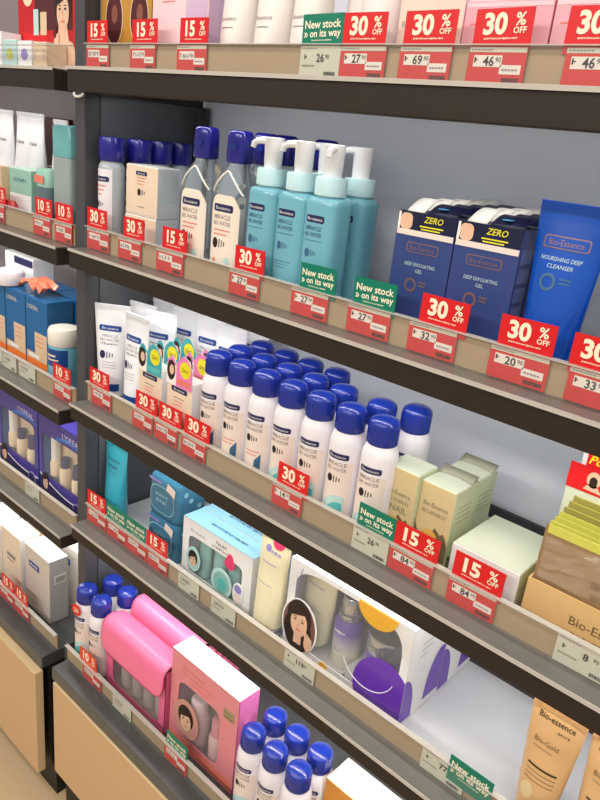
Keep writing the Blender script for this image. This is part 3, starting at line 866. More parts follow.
# pale gold cartons ------------------------------------------------------------
def deco_snail(word):
    def f(b, F, T, Rt, F2):
        b.text(F, 'Bio-Essence', 0, .085, .0062, olive_ink, .005, maxw=.036)
        b.text(F, 'BIO-ENERGY', 0, .0745, .0052, olive_ink, .005, maxw=.036)
        if word: b.text(F, word, 0, .063, .0085, olive_ink, .01, maxw=.036)
        b.cols(F, [-.0255 + .051 * i / 12 for i in range(13)], lambda x: .002, lambda x: .046 + .008 * sin(x * 160) + .005 * sin(x * 410), smoke_p)
        b.ell(F2, -.002, .042, .011, .009, amber_p)
        b.cols(Rt, [.006 + .042 * i / 8 for i in range(9)], lambda y: .002, lambda y: .018 + 24 * (y - .02) ** 2 * .8, smoke_p)
        for k in range(4): b.rect(Rt, .01, .044, .088 - .007 * k, .089 - .007 * k, olive_ink)
    return f
def arc_lid(t, w, d, h):
    f = MB(); n = 8
    f.add([(-w / 2 + w * i / n, d - .018 + .005 * sin(pi * i / n), h + .0012) for i in range(n + 1)] + [(-w / 2 + w * i / n, d - .001, h + .0012 + .007 * 1) for i in range(n + 1)], [(i, i + 1, n + 2 + i, n + 1 + i) for i in range(n)], mat('grey lid shade', (150, 152, 132), .4), True)
    f.build('curved_tab', t, solid=.0006)
G = 'tall pale gold cream cartons'
s1 = carton('gold_carton', 'pale gold snail cream carton, left one beside the mist cans', 'box', (-.4252, .070, ZC), .0505, .046, .119, cream_gold, green_side, mint_top, G, deco=deco_snail('SNAIL'))
s2 = carton('gold_carton', 'pale gold cream carton, right front one above the 15% flag', 'box', (-.3745, .079, ZC), .0505, .054, .113, cream_gold, green_side, mint_top, G, deco=deco_snail(''))
arc_lid(s2, .0505, .054, .113)
s3 = dup(s2, (-.3755, .1345, ZC), 'pale gold cream carton behind the right front one')
def deco_mint(b, F, T, Rt, F2):
    b.text(T, 'Bio-Essence', .004, .066, .0075, olive_ink, .0, maxw=.04, rot=-.02)
    b.text(F, 'Bio-Essence', 0, .044, .006, olive_ink, .0)
carton('mint_carton', 'low wide pale mint carton left of the sachet tray', 'box', (-.2880, .059, ZC), .0895, .107, .062, kit_white, green_side, mint_top, deco=deco_mint)

# sachet tray ------------------------------------------------------------------
t = thing('sachet_tray', 'beige display tray holding the sachets at the right of the third shelf', 'display tray', (-.146, .058, ZC))
b = MB(); w, d, h = .176, .086, .066
b.box(-w / 2, w / 2, 0, .002, 0, h, tray_m); b.box(-w / 2, w / 2, d - .002, d, 0, h + .05, tray_m)
b.box(-w / 2, -w / 2 + .002, .002, d - .002, 0, h, tray_m); b.box(w / 2 - .002, w / 2, .002, d - .002, 0, h, tray_m); b.box(-w / 2 + .002, w / 2 - .002, .002, d - .002, 0, .002, tray_m)
F = plane_front(0, .0003)
b.text(F, 'Bio-Essence', .002, .040, .0105, brown_ink, .005, maxw=.08)
b.text(F, 'BIO-ENERGY', .006, .022, .0085, brown_ink, .005, maxw=.08)
b.build('tray', t)
b = MB(); c0 = plane_front(0, 0)
sx = -.010
b.box(-w / 2 - .002, w / 2, d + .001, d + .0016, .08, .196, kit_white)
b.box(-w / 2 - .011, w / 2, d - .0035, d - .0025, h + .01, .166, mint_top)
b.box(-w / 2 - .012, w / 2, d - .0042, d - .0036, .152, .184, red_m)
b.box(-w / 2 + .004, w / 2, d - .0014, d - .0004, .100, .200, red_m)
b.box(-w / 2 + .006, w / 2, d + .0026, d + .0036, .08, .214, kit_blue)
Fh = plane_front(d - .0042, .0003)
b.text(plane_front(d - .0014, .0003), 'Power', -.060, .1925, .0105, yellow_p, .02, skew=.3)
b.ell(Fh, -.070, .170, .008, .010, skin_p, 12); b.ell(plane_front(d - .0042, .0006), -.070, .168, .0045, .006, hair_p, 10)
b.poly(Fh, [(-.080, .156), (-.073, .167), (-.068, .167), (-.058, .155)], skin_p)
b.bars(Fh, -.015, .170, .04, .007, white_m, 4)
b.build('header_card', t)
def sachet(label, loc, m, rx, group='tan and yellow green sachet packets in the tray'):
    t = thing('sachet_packet', label, 'sachet', loc, group, 0, rx)
    w, h = .158, .120
    b = MB(); n = 8
    fr = [[(-w / 2 + w * i / n, -(.0034 * sin(pi * i / n) * sin(pi * j / 6)) - .0006, h * j / 6) for i in range(n + 1)] for j in range(7)]
    bk = [[(x, -y, z) for x, y, z in r] for r in fr]
    for g, mm in ((fr, m), (bk, lime_m)):
        b.add([p for r in g for p in r], [(j * (n + 1) + i, j * (n + 1) + i + 1, (j + 1) * (n + 1) + i + 1, (j + 1) * (n + 1) + i) for j in range(6) for i in range(n)], mm, True)
    b.box(-w / 2, w / 2, -.0009, .0009, h, h + .010, lime_m, front=m if m is not tan_sach else lime_m)
    b.box(-w / 2 - .003, -w / 2, -.0008, .0008, 0, h + .010, m); b.box(w / 2, w / 2 + .003, -.0008, .0008, 0, h + .010, m)
    b.build('packet', t)
    return t
s = sachet('tan sachet in crinkled clear wrap at the front of the tray', (-.150, .0660, ZC + .003), tan_sach, -1)
b = MB()
rr = random.Random(4)
S = plane_front(-.0062, .0)
b.text(S, 'Bio-Essence', .01, .086, .0085, brown_ink, .0); b.text(S, 'BIO-ENERGY', .012, .072, .007, brown_ink, .0)
b.build('print', s)
b = MB()
n, k = 14, 8
V = [(-.076 + .152 * i / n, -.0088 + .0032 * rr.uniform(-1, 1), .070 + .050 * j / k) for j in range(k + 1) for i in range(n + 1)]
b.add(V, [(j * (n + 1) + i, j * (n + 1) + i + 1, (j + 1) * (n + 1) + i + 1, (j + 1) * (n + 1) + i) for j in range(k) for i in range(n)], mat('crinkled clear wrap', (250, 246, 236), .1, alpha=.1, spec=1., noise=0), False)
b.build('clear_wrap', s)
for i, (y, m, dz, rx) in enumerate(((.0755, lime_m, .0, -1.5), (.0845, lime_m, .003, -1.5), (.0935, lime_m, .006, -1.5), (.1025, olive_m, .010, -1.5), (.1115, olive_m, .015, -1.5), (.1205, olive_m, .020, -1.5))):
    sachet(f'yellow green sachet, {ORD[i + 1]} from the front of the tray', (-.150 + .0008 * i, y, ZC + .0028 + dz * .9), m, rx)

# ------------------------------------------------------------------ fourth shelf
def deco_tt(b, S, S2, h, w):
    b.text(S, 'Bio-essence', 0, h - .034, .0062, steel_p, .0, maxw=.038); b.bars(S, 0, h - .048, .034, .006, steel_p, 2)
    b.rect(S, -.012, .012, h - .060, h - .059, steel_p, 4)
tube_thing('teal_tube', 'plain teal tube standing alone beside the post on the fourth shelf', 'tube' and (-1.066, .078, ZD), .072, .023, .168, .012, teal_tube, teal_tube, None, deco_tt)

def pad_pack(label, loc, group):
    w, d, h = .086, .070, .078
    t = thing('pad_pack', label, 'cotton pad pack', loc, group)
    pr = []
    b = MB(); N = 36
    secs = [(0, .94), (.004, .985), (.012, 1), (h - .014, 1), (h - .004, .985), (h, .94)]
    rs = []
    for z, s in secs:
        r = Prof([(z, w * s, d * s, 7.0)]).ring(z, N); rs.append([(x, y + d / 2, zz) for x, y, zz in r])
    b.rings(rs, pad_blue)
    F, F2 = plane_front(0, .0006), plane_front(0, .0010)
    b.pill(F, -.036, .034, .010, .064, pad_pale, .020); b.pill(F2, -.034, .032, .012, .062, pad_blue, .019)
    b.bars(plane_front(0, .0014), -.002, .046, .034, .006, pad_pale, 3); b.bars(plane_front(0, .0014), -.002, .034, .030, .007, pad_pale, 4)
    b.cols(F, [-.040, -.02, -.005], lambda x: .068, lambda x: .074 + .002 * sin(x * 90), violet_p)
    b.poly(F2, [(.010, .062), (.034, .054), (.036, .070), (.014, .077)], peach_p)
    Rt = plane_right(w / 2, .0008)
    for (yy, zz) in ((.018, .06), (.04, .066), (.03, .045), (.05, .03)): b.ell(Rt, yy, zz, .005, .005, pad_pale, 10)
    b.build('pack', t)
    f = MB(); f.box(-.030, .030, .028, .042, h + .0002, h + .0014, pad_dark); f.build('seal_fin', t)
    return t
G = 'blue cotton pad packs'
pp = pad_pack('blue cotton pad pack, lower of the stacked pair', (-.908, .068, ZD), G)
dup(pp, (-.9065, .0685, ZD + .0800), 'blue cotton pad pack, upper of the stacked pair')

def rrect(x0, x1, z0, z1, n=5.0):
    cx, cz, rx, rz = (x0 + x1) / 2, (z0 + z1) / 2, (x1 - x0) / 2, (z1 - z0) / 2
    return lambda a: (cx + math.copysign(abs(cos(a)) ** (2 / n), cos(a)) * rx, cz + math.copysign(abs(sin(a)) ** (2 / n), sin(a)) * rz)
def window_box(t, w, d, h, inner, mfront, mside, mtop, mtray, name='carton', deco=None):
    b = MB(); th = .0012
    if deco: deco(b)
    b.frame(-w / 2, w / 2, 0, h, inner, 0, th, mfront)
    b.box(-w / 2, -w / 2 + th, th, d, 0, h, mside); b.box(w / 2 - th, w / 2, th, d, 0, h, mside)
    b.box(-w / 2 + th, w / 2 - th, d - th, d, 0, h, mside, front=mtray); b.box(-w / 2 + th, w / 2 - th, th, d - th, 0, th, mside, top=mtray)
    b.box(-w / 2 + th, w / 2 - th, th, d - th, h - th, h, mtop, bottom=mtray)
    b.box(-w / 2 + .0004, w / 2 - .0004, .0004, d - .0004, h, h + .0006, mtop)
    o = b.build(name, t)
    f = MB(); N = 48
    f.poly(lambda x, z: (x, th + .0006, z), [inner(2 * pi * i / N) for i in range(N)], film_m); f.build('window_film', t)
    return o
def face(b, S, cx, cz, s, hair=hair_p, skin=skin_p, long=False):
    """printed portrait: hair, face, eyes, brows, nose, mouth, neck"""
    L = lambda k: (lambda x, z: (S(x, z)[0], S(x, z)[1] - k * .0003, S(x, z)[2]))
    if long:
        b.ell(L(-.5), cx - s * .02, cz - s * .42, s * .66, s * .86, hair, 18); b.rect(L(.5), cx - s * .16, cx + s * .2, cz - s * .95, cz - s * .4, skin)
    b.ell(L(0), cx, cz + s * .22, s * .58, s * .70, hair, 18)
    b.ell(L(1), cx + s * .02, cz - s * .05, s * .40, s * .56, skin, 16)
    b.cols(L(2), [cx - s * .40, cx - s * .2, cx, cx + s * .2, cx + s * .42], lambda x: cz + s * (.30 + .14 * sin((x - cx) / s * 3)), lambda x: cz + s * .62 - abs(x - cx) * .5, hair)
    for q in (-.17, .19):
        b.ell(L(2), cx + s * q, cz + s * .06, s * .075, s * .035, ink, 8, 1); b.rect(L(2), cx + s * (q - .09), cx + s * (q + .09), cz + s * .155, cz + s * .18, hair)
    b.rect(L(2), cx + s * .0, cx + s * .03, cz - s * .18, cz + s * .02, coral_p)
    b.ell(L(2), cx + s * .02, cz - s * .33, s * .12, s * .045, coral_p, 8, 1)

def mini_bottle(t, name, x, y, z0, r, h, m, mc, caph):
    b = MB(); b.lathe([(r * .92, z0), (r, z0 + .002), (r, z0 + h - caph - .006), (r * .8, z0 + h - caph)], m, 20, x, y)
    b.lathe([(r * .78, z0 + h - caph + .0004), (r * .8, z0 + h - caph + .002), (r * .78, z0 + h)], mc, 20, x, y)
    return b.build(name, t)

# sky blue window kit boxes
G = 'sky blue travel kit boxes'
def kit(label, loc, front):
    w, d, h = .176, .041, .117
    t = thing('kit_box', label, 'gift box', loc, G)
    c = window_box(t, w, d, h, rrect(-.072, .066, .014, .088, 9), kit_white, kit_white, kit_blue, kit_in)
    for k, x in enumerate((-.046, -.008, .030)):
        tt = MB(); pr = Prof([(.004, .020, .020), (.012, .026, .022), (.05, .029, .016), (.082, .030, .006)])
        tt.rings([[(px + x, py + .020, pz) for px, py, pz in Prof([q]).ring(q[0], 24)] for q in pr.s], aqua_bt)
        tt.build('bottle', t)
    b = MB(); S, S2 = plane_front(0, .0003), plane_front(0, .0006)
    b.text(S, 'Bio-essence', -.048, .099, .0055, grey_ink, .0, maxw=.04); b.bars(S, .014, .1045, .030, .0058, grey_ink, 5); b.bars(S, .016, .0955, .052, .0052, grey_ink, 6)
    b.rect(S, -w / 2 + .004, w / 2 - .004, .002, .012, tealpale_p)
    b.build('front_print', t)
    b = MB()
    b.extr([(.036 + .0125 * sin(2 * pi * i / 24) * (1 if cos(2 * pi * i / 24) < .2 else .72), .083 + .0145 * cos(2 * pi * i / 24) * (1.15 if cos(2 * pi * i / 24) > 0 else .9)) for i in range(24)], -.0016, -.0004, pink_hot)
    b.build('droplet_sticker', t)
    b = MB(); q = [(-.0555 + .0185 * cos(2 * pi * i / 24), .044 + .024 * sin(2 * pi * i / 24)) for i in range(24)]
    b.extr(q, -.0018, -.0006, mat('pale aqua card', (176, 214, 210), .45)); face(b, plane_front(-.0018, .0003), -.056, .043, .0205); b.build('portrait', t)
    b = MB(); q = [(.020 + .026 * cos(2 * pi * i / 24), .036 + .026 * sin(2 * pi * i / 24)) for i in range(24)]
    b.extr(q, -.0020, -.0007, tealpale_p); b.ell(plane_front(-.0020, .0003), .020, .036, .020, .020, aqua_bt, 16); b.ell(plane_front(-.0020, .0006), .022, .033, .011, .012, teal_p, 14)
    q = [(.061 + .013 * cos(2 * pi * i / 20), .036 + .021 * sin(2 * pi * i / 20)) for i in range(20)]
    b.extr(q, -.0020, -.0007, kit_white); b.ell(plane_front(-.0020, .0003), .061, .045, .0085, .008, violet_p, 12); b.ell(plane_front(-.0020, .0003), .061, .027, .009, .009, peach_p, 12)
    b.build('round_badges', t)
    b = MB(); Tp = plane_top(h, .0009)
    b.bars(Tp, .01, .02, .09, .006, steel_p, 7); b.build('top_print', t)
    return t
k1 = kit('sky blue topped kit box with aqua bottles in its window, front one', (-.7545, .066, ZD), True)
dup(k1, (-.7555, .1085, ZD), 'sky blue topped kit box standing behind the front one')

# ivory tube
def deco_ivory(b, S, S2, h, w):
    b.ell(S, .008, h - .010, .012, .010, pink_hot, 12)
    b.ell(S, -.010, h - .024, .006, .006, violet_p, 10); b.bars(S, .006, h - .027, .026, .006, violet_p, 8)
    for k in range(2): b.rect(S, -.018, .012, h - .048 - .035 * k, h - .047 - .035 * k, violet_p, 5)
tube_thing('ivory_tube', 'tall ivory tube on a silver cap between the sky blue and purple boxes', (-.6265, .072, ZD), .064, .0255, .178, .020, ivory_m, silver_m, None, deco_ivory)

# purple gift boxes
G = 'white and purple gift boxes'
def gift(label, loc):
    w, d, h = .226, .1005, .163
    t = thing('gift_box', label, 'gift box', loc, G)
    def inner(a):
        n = 4.2; x = math.copysign(abs(cos(a)) ** (2 / n), cos(a)); z = math.copysign(abs(sin(a)) ** (2 / n), sin(a))
        X = -.001 + x * .101; Z = .087 + z * .069
        return (X, Z)
    c = window_box(t, w, d, h, inner, kit_white, kit_white, kit_white, lil_in)
    # contents
    b = MB(); pr = Prof([(.016, .036, .036), (.024, .050, .032), (.09, .060, .022), (.140, .062, .010, 2.5), (.146, .056, .006, 2.5)])
    b.rings([[(px - .074, py + .034, pz) for px, py, pz in Prof([q]).ring(q[0], 30)] for q in pr.s], ivory_m)
    for k in range(2): b.bars(lambda x, z: (x - .074, .034 - pr.at(z)[1] / 2 - .0012 + 6 * x ** 2, z), -.004, .118 - .040 * k, .034, .003, violet_p, 3 + k)
    b.build('tube', t)
    b = MB(); b.lathe([(.0205, .008), (.0225, .010), (.0225, .082), (.0205, .088), (.0180, .09)], purple_g, 26, -.018, .040); b.build('serum_body', t)
    b = MB(); b.lathe([(.0180, .0904), (.0186, .0915), (.0186, .100), (.0145, .101), (.0145, .126), (.0135, .1275)], silver_m, 24, -.018, .040); b.build('serum_cap', t)
    b = MB(); S = lambda x, z: (x - .018, .040 - math.sqrt(max(0, .0229 ** 2 - x * x)), z)
    b.bars(S, 0, .072, .022, .005, white_m, 9); b.bars(S, 0, .04, .014, .004, violet_p, 10); b.build('serum_print', t)
    b = MB(); b.lathe([(.030, .026), (.0345, .029), (.0355, .050), (.0345, .068)], purple_jar, 30, .050, .052); b.build('jar_body', t)
    b = MB(); b.lathe([(.0350, .0685), (.0362, .070), (.0362, .096), (.035, .0985), (.02, .0995)], silver_m, 30, .050, .052)
    b.bars(lambda x, z: (x + .050, .052 - math.sqrt(max(0, .0366 ** 2 - x * x)), z), 0, .083, .034, .008, grey_ink, 12); b.build('jar_lid', t)
    b = MB(); b.box(.005, .105, .012, .095, .0015, .0258, lil_in); b.box(-.105, .0, .012, .095, .0015, .0075, lil_in); b.build('tray_insert', t)
    # prints
    b = MB(); S = plane_front(0, .0003)
    pts = []
    b.cols(S, [-.106 + .004 * i for i in range(3)], lambda x: .05, lambda x: .155, kit_white)
    for k in range(12):
        a0, a1 = k / 12, (k + 1) / 12
        f = lambda a: (-.098 + .010 * a ** 2, .070 + .085 * a)
        p, q = f(a0), f(a1); b.poly(S, [(p[0] - .0008, p[1]), (p[0] + .0008, p[1]), (q[0] + .0008, q[1]), (q[0] - .0008, q[1])], violet_p)
    b.build('front_print', t)
    b = MB()
    pts = [(.1129, .0015)] + [(min(.1129, .078 + .050 * cos(a)), max(.0015, .034 + .056 * sin(a))) for a in [R(q) for q in range(46, 216, 8)]]
    b.extr(pts, -.0012, -.0003, purple_m)
    N = 40
    b.tube([(.050 + .047 * cos(R(q)), -.0016, .075 + .048 * sin(R(q))) for q in range(205, 345, 8)], .0006, white_m, 5)
    b.build('purple_badge', t)
    b = MB(); pts = [(.02 + .0, h - .001)] + [(.052 + .034 * cos(a), h - .001 + .030 * sin(a)) for a in [R(q) for q in range(190, 351, 10)]] + [(.088, h - .001)]
    b.extr(pts, -.0012, -.0003, orange_p); b.build('orange_badge', t)
    b = MB(); pts = [(-.082 + .036 * cos(2 * pi * i / 30), .054 + .048 * sin(2 * pi * i / 30)) for i in range(30)]
    b.extr(pts, -.0014, -.0004, kit_white)
    Sf = plane_front(-.0014, .0003); b.ell(Sf, -.082, .054, .033, .045, mat('portrait backdrop', (120, 84, 70), .5), 22)
    face(b, plane_front(-.0014, .0008), -.083, .062, .042, long=True)
    Sh = plane_front(-.0014, .0018); b.ell(Sh, -.060, .034, .008, .014, skin_p, 10)
    for k in range(4): b.ell(plane_front(-.0014, .0021), -.066 + .004 * k, .047 - .003 * k, .0022, .008, skin_p, 8)
    b.build('portrait', t)
    b = MB(); q = [(-.028 + .009 * cos(2 * pi * i / 16), .010 + .009 * sin(2 * pi * i / 16)) for i in range(16)]; b.extr(q, -.0012, -.0003, orange_p); b.build('gold_seal', t)
    b = MB(); Rt = plane_right(w / 2, .0004)
    g = lambda y: .084 * math.sqrt(max(0, 1 - (y / .030) ** 2))
    b.cols(Rt, [.030 * i / 10 for i in range(11)], lambda y: .002, lambda y: .004 + g(y) * .88, purple_m)
    b.cols(Rt, [.058 + .042 * i / 16 for i in range(17)], lambda y: .012, lambda y: .014 + .078 * math.sqrt(max(0, 1 - ((y - .092) / .034) ** 2)), purple_m)
    for k in range(3): b.rect(Rt, .028, .07 - .012 * k, .125 - .010 * k, .1262 - .010 * k, grey_ink)
    b.build('side_print', t)
    return t
g1 = gift('white and purple gift box with portrait and windowed tray, front one', (-.4745, .066, ZD))
dup(g1, (-.4745, .1680, ZD), 'white and purple gift box directly behind the front one')

# gold tubes
def deco_gold(b, S, S2, h, w):
    b.text(S, 'Bio-essence', 0, h - .016, .0080, mat('dark gold ink', (70, 52, 30), .5), .01, maxw=.044); b.bars(S, .012, h - .028, .016, .0035, brown_ink, 11)
    b.text(S, 'Bio-Gold', -.004, h - .048, .0065, brown_ink, .0, maxw=.03); b.rect(S, -.018, .006, h - .058, h - .0572, brown_ink, 4)
    for k in range(4): b.rect(S, -.018, .018, h - .084 - .006 * k, h - (.081 if k == 0 else .0832) - .006 * k, mat('dark gold ink', (70, 52, 30), .5), 6)
    b.ell(S, -.010, h - .118, .008, .011, cream_gold, 12)
G = 'gold tubes at the right of the fourth shelf'
gt = tube_thing('gold_tube', 'gold tube at the right of the fourth shelf, left one', (-.165, .078, ZD), .066, .0225, .166, .010, gold_tube, gold_tube, G, deco_gold)
dup(gt, (-.094, .080, ZD), 'gold tube at the right of the fourth shelf, cut by the photo edge')

# ------------------------------------------------------------------ base deck
def pouch(label, loc):
    w, d, h = .190, .050, .160
    t = thing('vinyl_pouch', label, 'pouch', loc, 'pink vinyl pouches on the base deck')
    b = MB()
    b.frame(-w / 2, w / 2, 0, h - .03, rrect(-.072, .078, .012, .094, 8), 0, .0015, pouch_m)
    b.box(-w / 2, -w / 2 + .0015, .0015, d, 0, h - .012, pouch_m); b.box(w / 2 - .0015, w / 2, .0015, d, 0, h - .012, pouch_m)
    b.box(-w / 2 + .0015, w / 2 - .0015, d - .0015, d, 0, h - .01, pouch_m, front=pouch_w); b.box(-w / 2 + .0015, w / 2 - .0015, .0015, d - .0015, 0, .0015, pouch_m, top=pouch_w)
    b.build('pouch_body', t)
    f = MB(); f.poly(lambda x, z: (x, .0022, z), [rrect(-.0718, .0778, .0122, .0938, 8)(2 * pi * i / 40) for i in range(40)], film_m); f.build('window_film', t)
    for k in range(4):
        mini_bottle(t, 'bottle', -.052 + .037 * k, .026, .0022, .0155, .085, mat('pouch bottle glass', (206, 190, 176), .25, trans=.2), pump_w, .02)
    b = MB(); nu, prof = 28, []
    for i in range(9): prof.append((d - d * .75 * i / 8, h - .012 + .014 * sin(pi * .5 * i / 8)))
    for i in range(1, 9):
        a = pi / 2 * i / 8; prof.append((.012 - .0185 * sin(a), h - .0155 + .0175 * cos(a)))
    y0, z0 = prof[-1]
    for i in range(1, 9): prof.append((y0 - .003 * sin(pi * i / 8 * .6), z0 - .055 * i / 8))
    lens = [0]
    for p, q in zip(prof, prof[1:]): lens.append(lens[-1] + math.dist(p, q))
    Lt = lens[-1]
    def at(s):
        for i in range(len(lens) - 1):
            if s <= lens[i + 1] + 1e-9:
                k = (s - lens[i]) / (lens[i + 1] - lens[i]); return lerp(prof[i][0], prof[i + 1][0], k), lerp(prof[i][1], prof[i + 1][1], k)
        return prof[-1]
    V = []; nv = 24; hw = w / 2 + .004
    for i in range(nu + 1):
        x = -hw + 2 * hw * i / nu; r = .030; dd = max(0, abs(x) - (hw - r))
        mx_ = Lt - (r - math.sqrt(max(0, r * r - dd * dd)))
        for j in range(nv + 1):
            y, z = at(mx_ * j / nv); V.append((x, y, z))
    b.add(V, [(i * (nv + 1) + j, (i + 1) * (nv + 1) + j, (i + 1) * (nv + 1) + j + 1, i * (nv + 1) + j + 1) for i in range(nu) for j in range(nv)], pouch_m, True)
    b.build('flap', t, solid=.0022)
    return t
po = pouch('pink vinyl pouch with clear window, front one beside the mist cans', (-.903, .014, ZE))
po2 = dup(po, (-.896, .0785, ZE), 'pink vinyl pouch in the middle behind the front one')
po3 = dup(po, (-.890, .143, ZE), 'rearmost pink vinyl pouch, only its flap showing')
po.scale = (1, 1, .955); po2.scale = (1, 1, 1.06); po3.scale = (1, 1, 1.06)

t = thing('window_carton', 'pink carton with portrait and clear window beside the pink pouch', 'gift box', (-.7115, .020, ZE))
w, d, h = .1755, .047, .206
def deco_pc(b):
    S = plane_front(0, .0003); S2 = plane_front(0, .0006)
    b.text(S, 'Bio-essence', -.028, .184, .008, coral_p, .0, maxw=.07); b.bars(S, -.018, .171, .09, .006, coral_p, 3); b.bars(S, -.012, .160, .05, .005, coral_p, 4)
    b.pill(S, .052, .080, .150, .172, tan_m, .003); b.bars(S2, .066, .164, .022, .0045, brown_ink, 5); b.rect(S2, .055, .077, .154, .157, brown_ink)
    b.rect(S, -w / 2 + .003, w / 2 - .003, .004, .024, coral_p)
window_box(t, w, d, h, rrect(-.066, .046, .030, .150, 7), pink_box, pink_side, white_strong, pouch_w, deco=deco_pc)  # top painted white for the overexposure under the shelf light
mini_bottle(t, 'jar', -.032, .024, .002, .021, .11, mat('rose glass', (230, 188, 184), .25, trans=.2), pale_pink, .03)
mini_bottle(t, 'bottle', .022, .024, .002, .018, .10, mat('rose glass', (230, 188, 184), .25, trans=.2), pink_box, .03)
b = MB(); q = [(-.040 + .034 * cos(2 * pi * i / 28), .074 + .042 * sin(2 * pi * i / 28)) for i in range(28)]
b.extr(q, -.0012, -.0003, mat('portrait rose', (206, 150, 140), .5)); face(b, plane_front(-.0012, .0003), -.041, .072, .036); b.build('portrait', t)

def deco_or(b, F, T, Rt, F2):
    b.text(F, 'Bio-essence', 0, .120, .009, brown_ink, .0); b.rect(F, -.05, .04, .10, .102, brown_ink)
carton('orange_carton', 'orange carton with light-whitened top beside the right mist cans on the base deck', 'box', (-.362, .058, ZE), .196, .056, .151, orange_box, orange_box, mat('overlit carton top', (250, 236, 205), .45), deco=deco_or)  # near-white top paints the glare of the shelf light above

# ------------------------------------------------------------------ top shelf
def deco_gb(b, F, T, Rt, F2):
    b.ell(F, .004, .076, .0235, .038, champagne, 20); b.ell(F2, .004, .076, .0215, .036, maroon_m, 20)
    b.ell(plane_front(0, .0009), .006, .082, .008, .013, mat("dim bronze print", (140, 84, 70), .45), 12); b.rect(F2, -.03, .03, .006, .010, maroon_m)
G = 'gold cartons on the top shelf'
gb = carton('gold_oval_carton', 'gold carton with dark oval portrait, left one against the post', 'box', (-1.068, .060, ZA), .066, .05, .145, gold_box, gold_box, gold_box, G, deco=deco_gb)
dup(gb, (-1.001 - .0015, .060, ZA), 'gold carton with dark oval portrait, right one beside the pale pink carton')
def deco_pp(b, F, T, Rt, F2):
    b.rect(F, .015, .061, .001, .148, lilac_m); b.rect(F, -.045, -.005, .105, .107, coral_p); b.rect(F, -.04, -.01, .095, .0965, coral_p)
carton('pink_carton', 'wide pale pink and lilac carton between the gold cartons and white tubes', 'box', (-.9035, .060, ZA), .126, .05, .15, pale_pink, lilac_m, pale_pink, deco=deco_pp)
def deco_wt(b, S, S2, h, w):
    b.text(S, 'Bio-essence', -.002, .072, .0055, grey_ink, .0, maxw=.03)
    b.rect(S, -.012, .01, .060, .0612, grey_ink, 4)
G = 'white tubes on the top shelf'
w1 = tube_thing('white_cream_tube', 'white tube on the top shelf, leftmost of three', (-.797, .080, ZA), .060, .027, .175, .035, mat('soft white tube', (240, 232, 226), .4), mat('white tube cap', (244, 238, 232), .4), G, deco_wt)
dup(w1, (-.730, .080, ZA), 'white tube on the top shelf, middle of three')
dup(w1, (-.665, .080, ZA), 'white tube on the top shelf, right of three by the green flag')
w4 = dup(w1, (-.560, .082, ZA), 'white tube on the top shelf behind the leftmost 30% flag')
w5 = dup(w1, (-.612, .118, ZA), 'white tube set back on the top shelf behind the green flag')
carton('cream_box', 'cream carton on the top shelf behind the 30% flag reading 69 below', 'box', (-.482, .064, ZA), .082, .05, .125, mat('warm cream carton', (242, 222, 204), .45), pale_pink, pale_pink, deco=lambda b, F, T, Rt, F2: [b.text(F, 'Bio-essence', -.015, .062, .006, grey_ink, .0), b.rect(F, -.03, .0, .05, .0512, grey_ink)])
G = 'pink cartons at the right of the top shelf'
pk = carton('rose_carton', 'pink carton on the top shelf, left of the two right ones', 'box', (-.391, .062, ZA), .0955, .045, .082, mat('rose carton', (236, 178, 190), .45), pink_box, pale_pink, G, deco=lambda b, F, T, Rt, F2: [b.rect(F, -.0465, .0465, .076, .080, pale_pink), b.rect(F, -.04, .03, .060, .0612, coral_p)])
dup(pk, (-.294, .062, ZA), 'pink carton on the top shelf at the right edge of the photo')

# ------------------------------------------------------------------ left unit
# poster on the top shelf
t = thing('standing_poster', 'red framed standing poster of a woman with dark hair on the left top shelf', 'poster', (-1.318, .092, LV[0]))
b = MB(); w, h = .222, .30
b.box(-w / 2, w / 2, 0, .003, 0, h, poster_red, right=white_m)
S = plane_front(0, .0003); S2 = plane_front(0, .0006)
b.rect(S, -w * .22, w * .36, .07, h - .01, maroon_m)
b.rect(S, -w * .42, -w * .02, .04, .066, red_m)
b.poly(S2, [(w * .02, .0), (w * .02, .03), (w * .08, .05), (w * .20, .058), (w * .36, .05), (w * .42, .03), (w * .42, 0)], skin_p)
b.poly(plane_front(0, .0007), [(w * .14, .05), (w * .16, .08), (w * .28, .08), (w * .31, .05)], skin_p)
face(b, plane_front(0, .0009), w * .22, .100, .050)
b.poly(plane_front(0, .0022), [(w * .03, .0), (w * .10, .058), (w * .16, .066), (w * .17, .056), (w * .12, .0)], skin_p)
b.ell(plane_front(0, .0024), w * .11, .066, .005, .010, maroon_m, 8)
b.rect(S2, -w * .24, -w * .16, .062, .105, tealpale_p); b.rect(S2, -w * .13, -w * .03, .062, .10, beige_m)
b.ell(S2, -w * .33, .14, .022, .03, champagne, 14)
b.build('poster_board', t)
b = MB(); b.box(-.03, .03, .0035, .045, .0, .003, white_m); b.build('stand_foot', t)
for i, (x, w_, h_, m, lab) in enumerate(((-1.44, .05, .062, white_strong, 'small white carton at the left edge of the left top shelf'), (-1.385, .052, .048, tealpale_p, 'small pale aqua carton on the left top shelf'),
                                       (-1.33, .05, .046, white_strong, 'small white carton in front of the poster, left top shelf'), (-1.276, .045, .044, beige_m, 'small beige carton in front of the poster, left top shelf'))):
    carton('small_carton', lab, 'box', (x, .050, LV[0]), w_, .04, h_, m, m, white_strong, 'small cartons before the poster', deco=lambda b, F, T, Rt, F2: [b.ell(F, 0, .024, .012, .010, (pink_hot, lime_m, violet_p, champagne)[i], 12)])

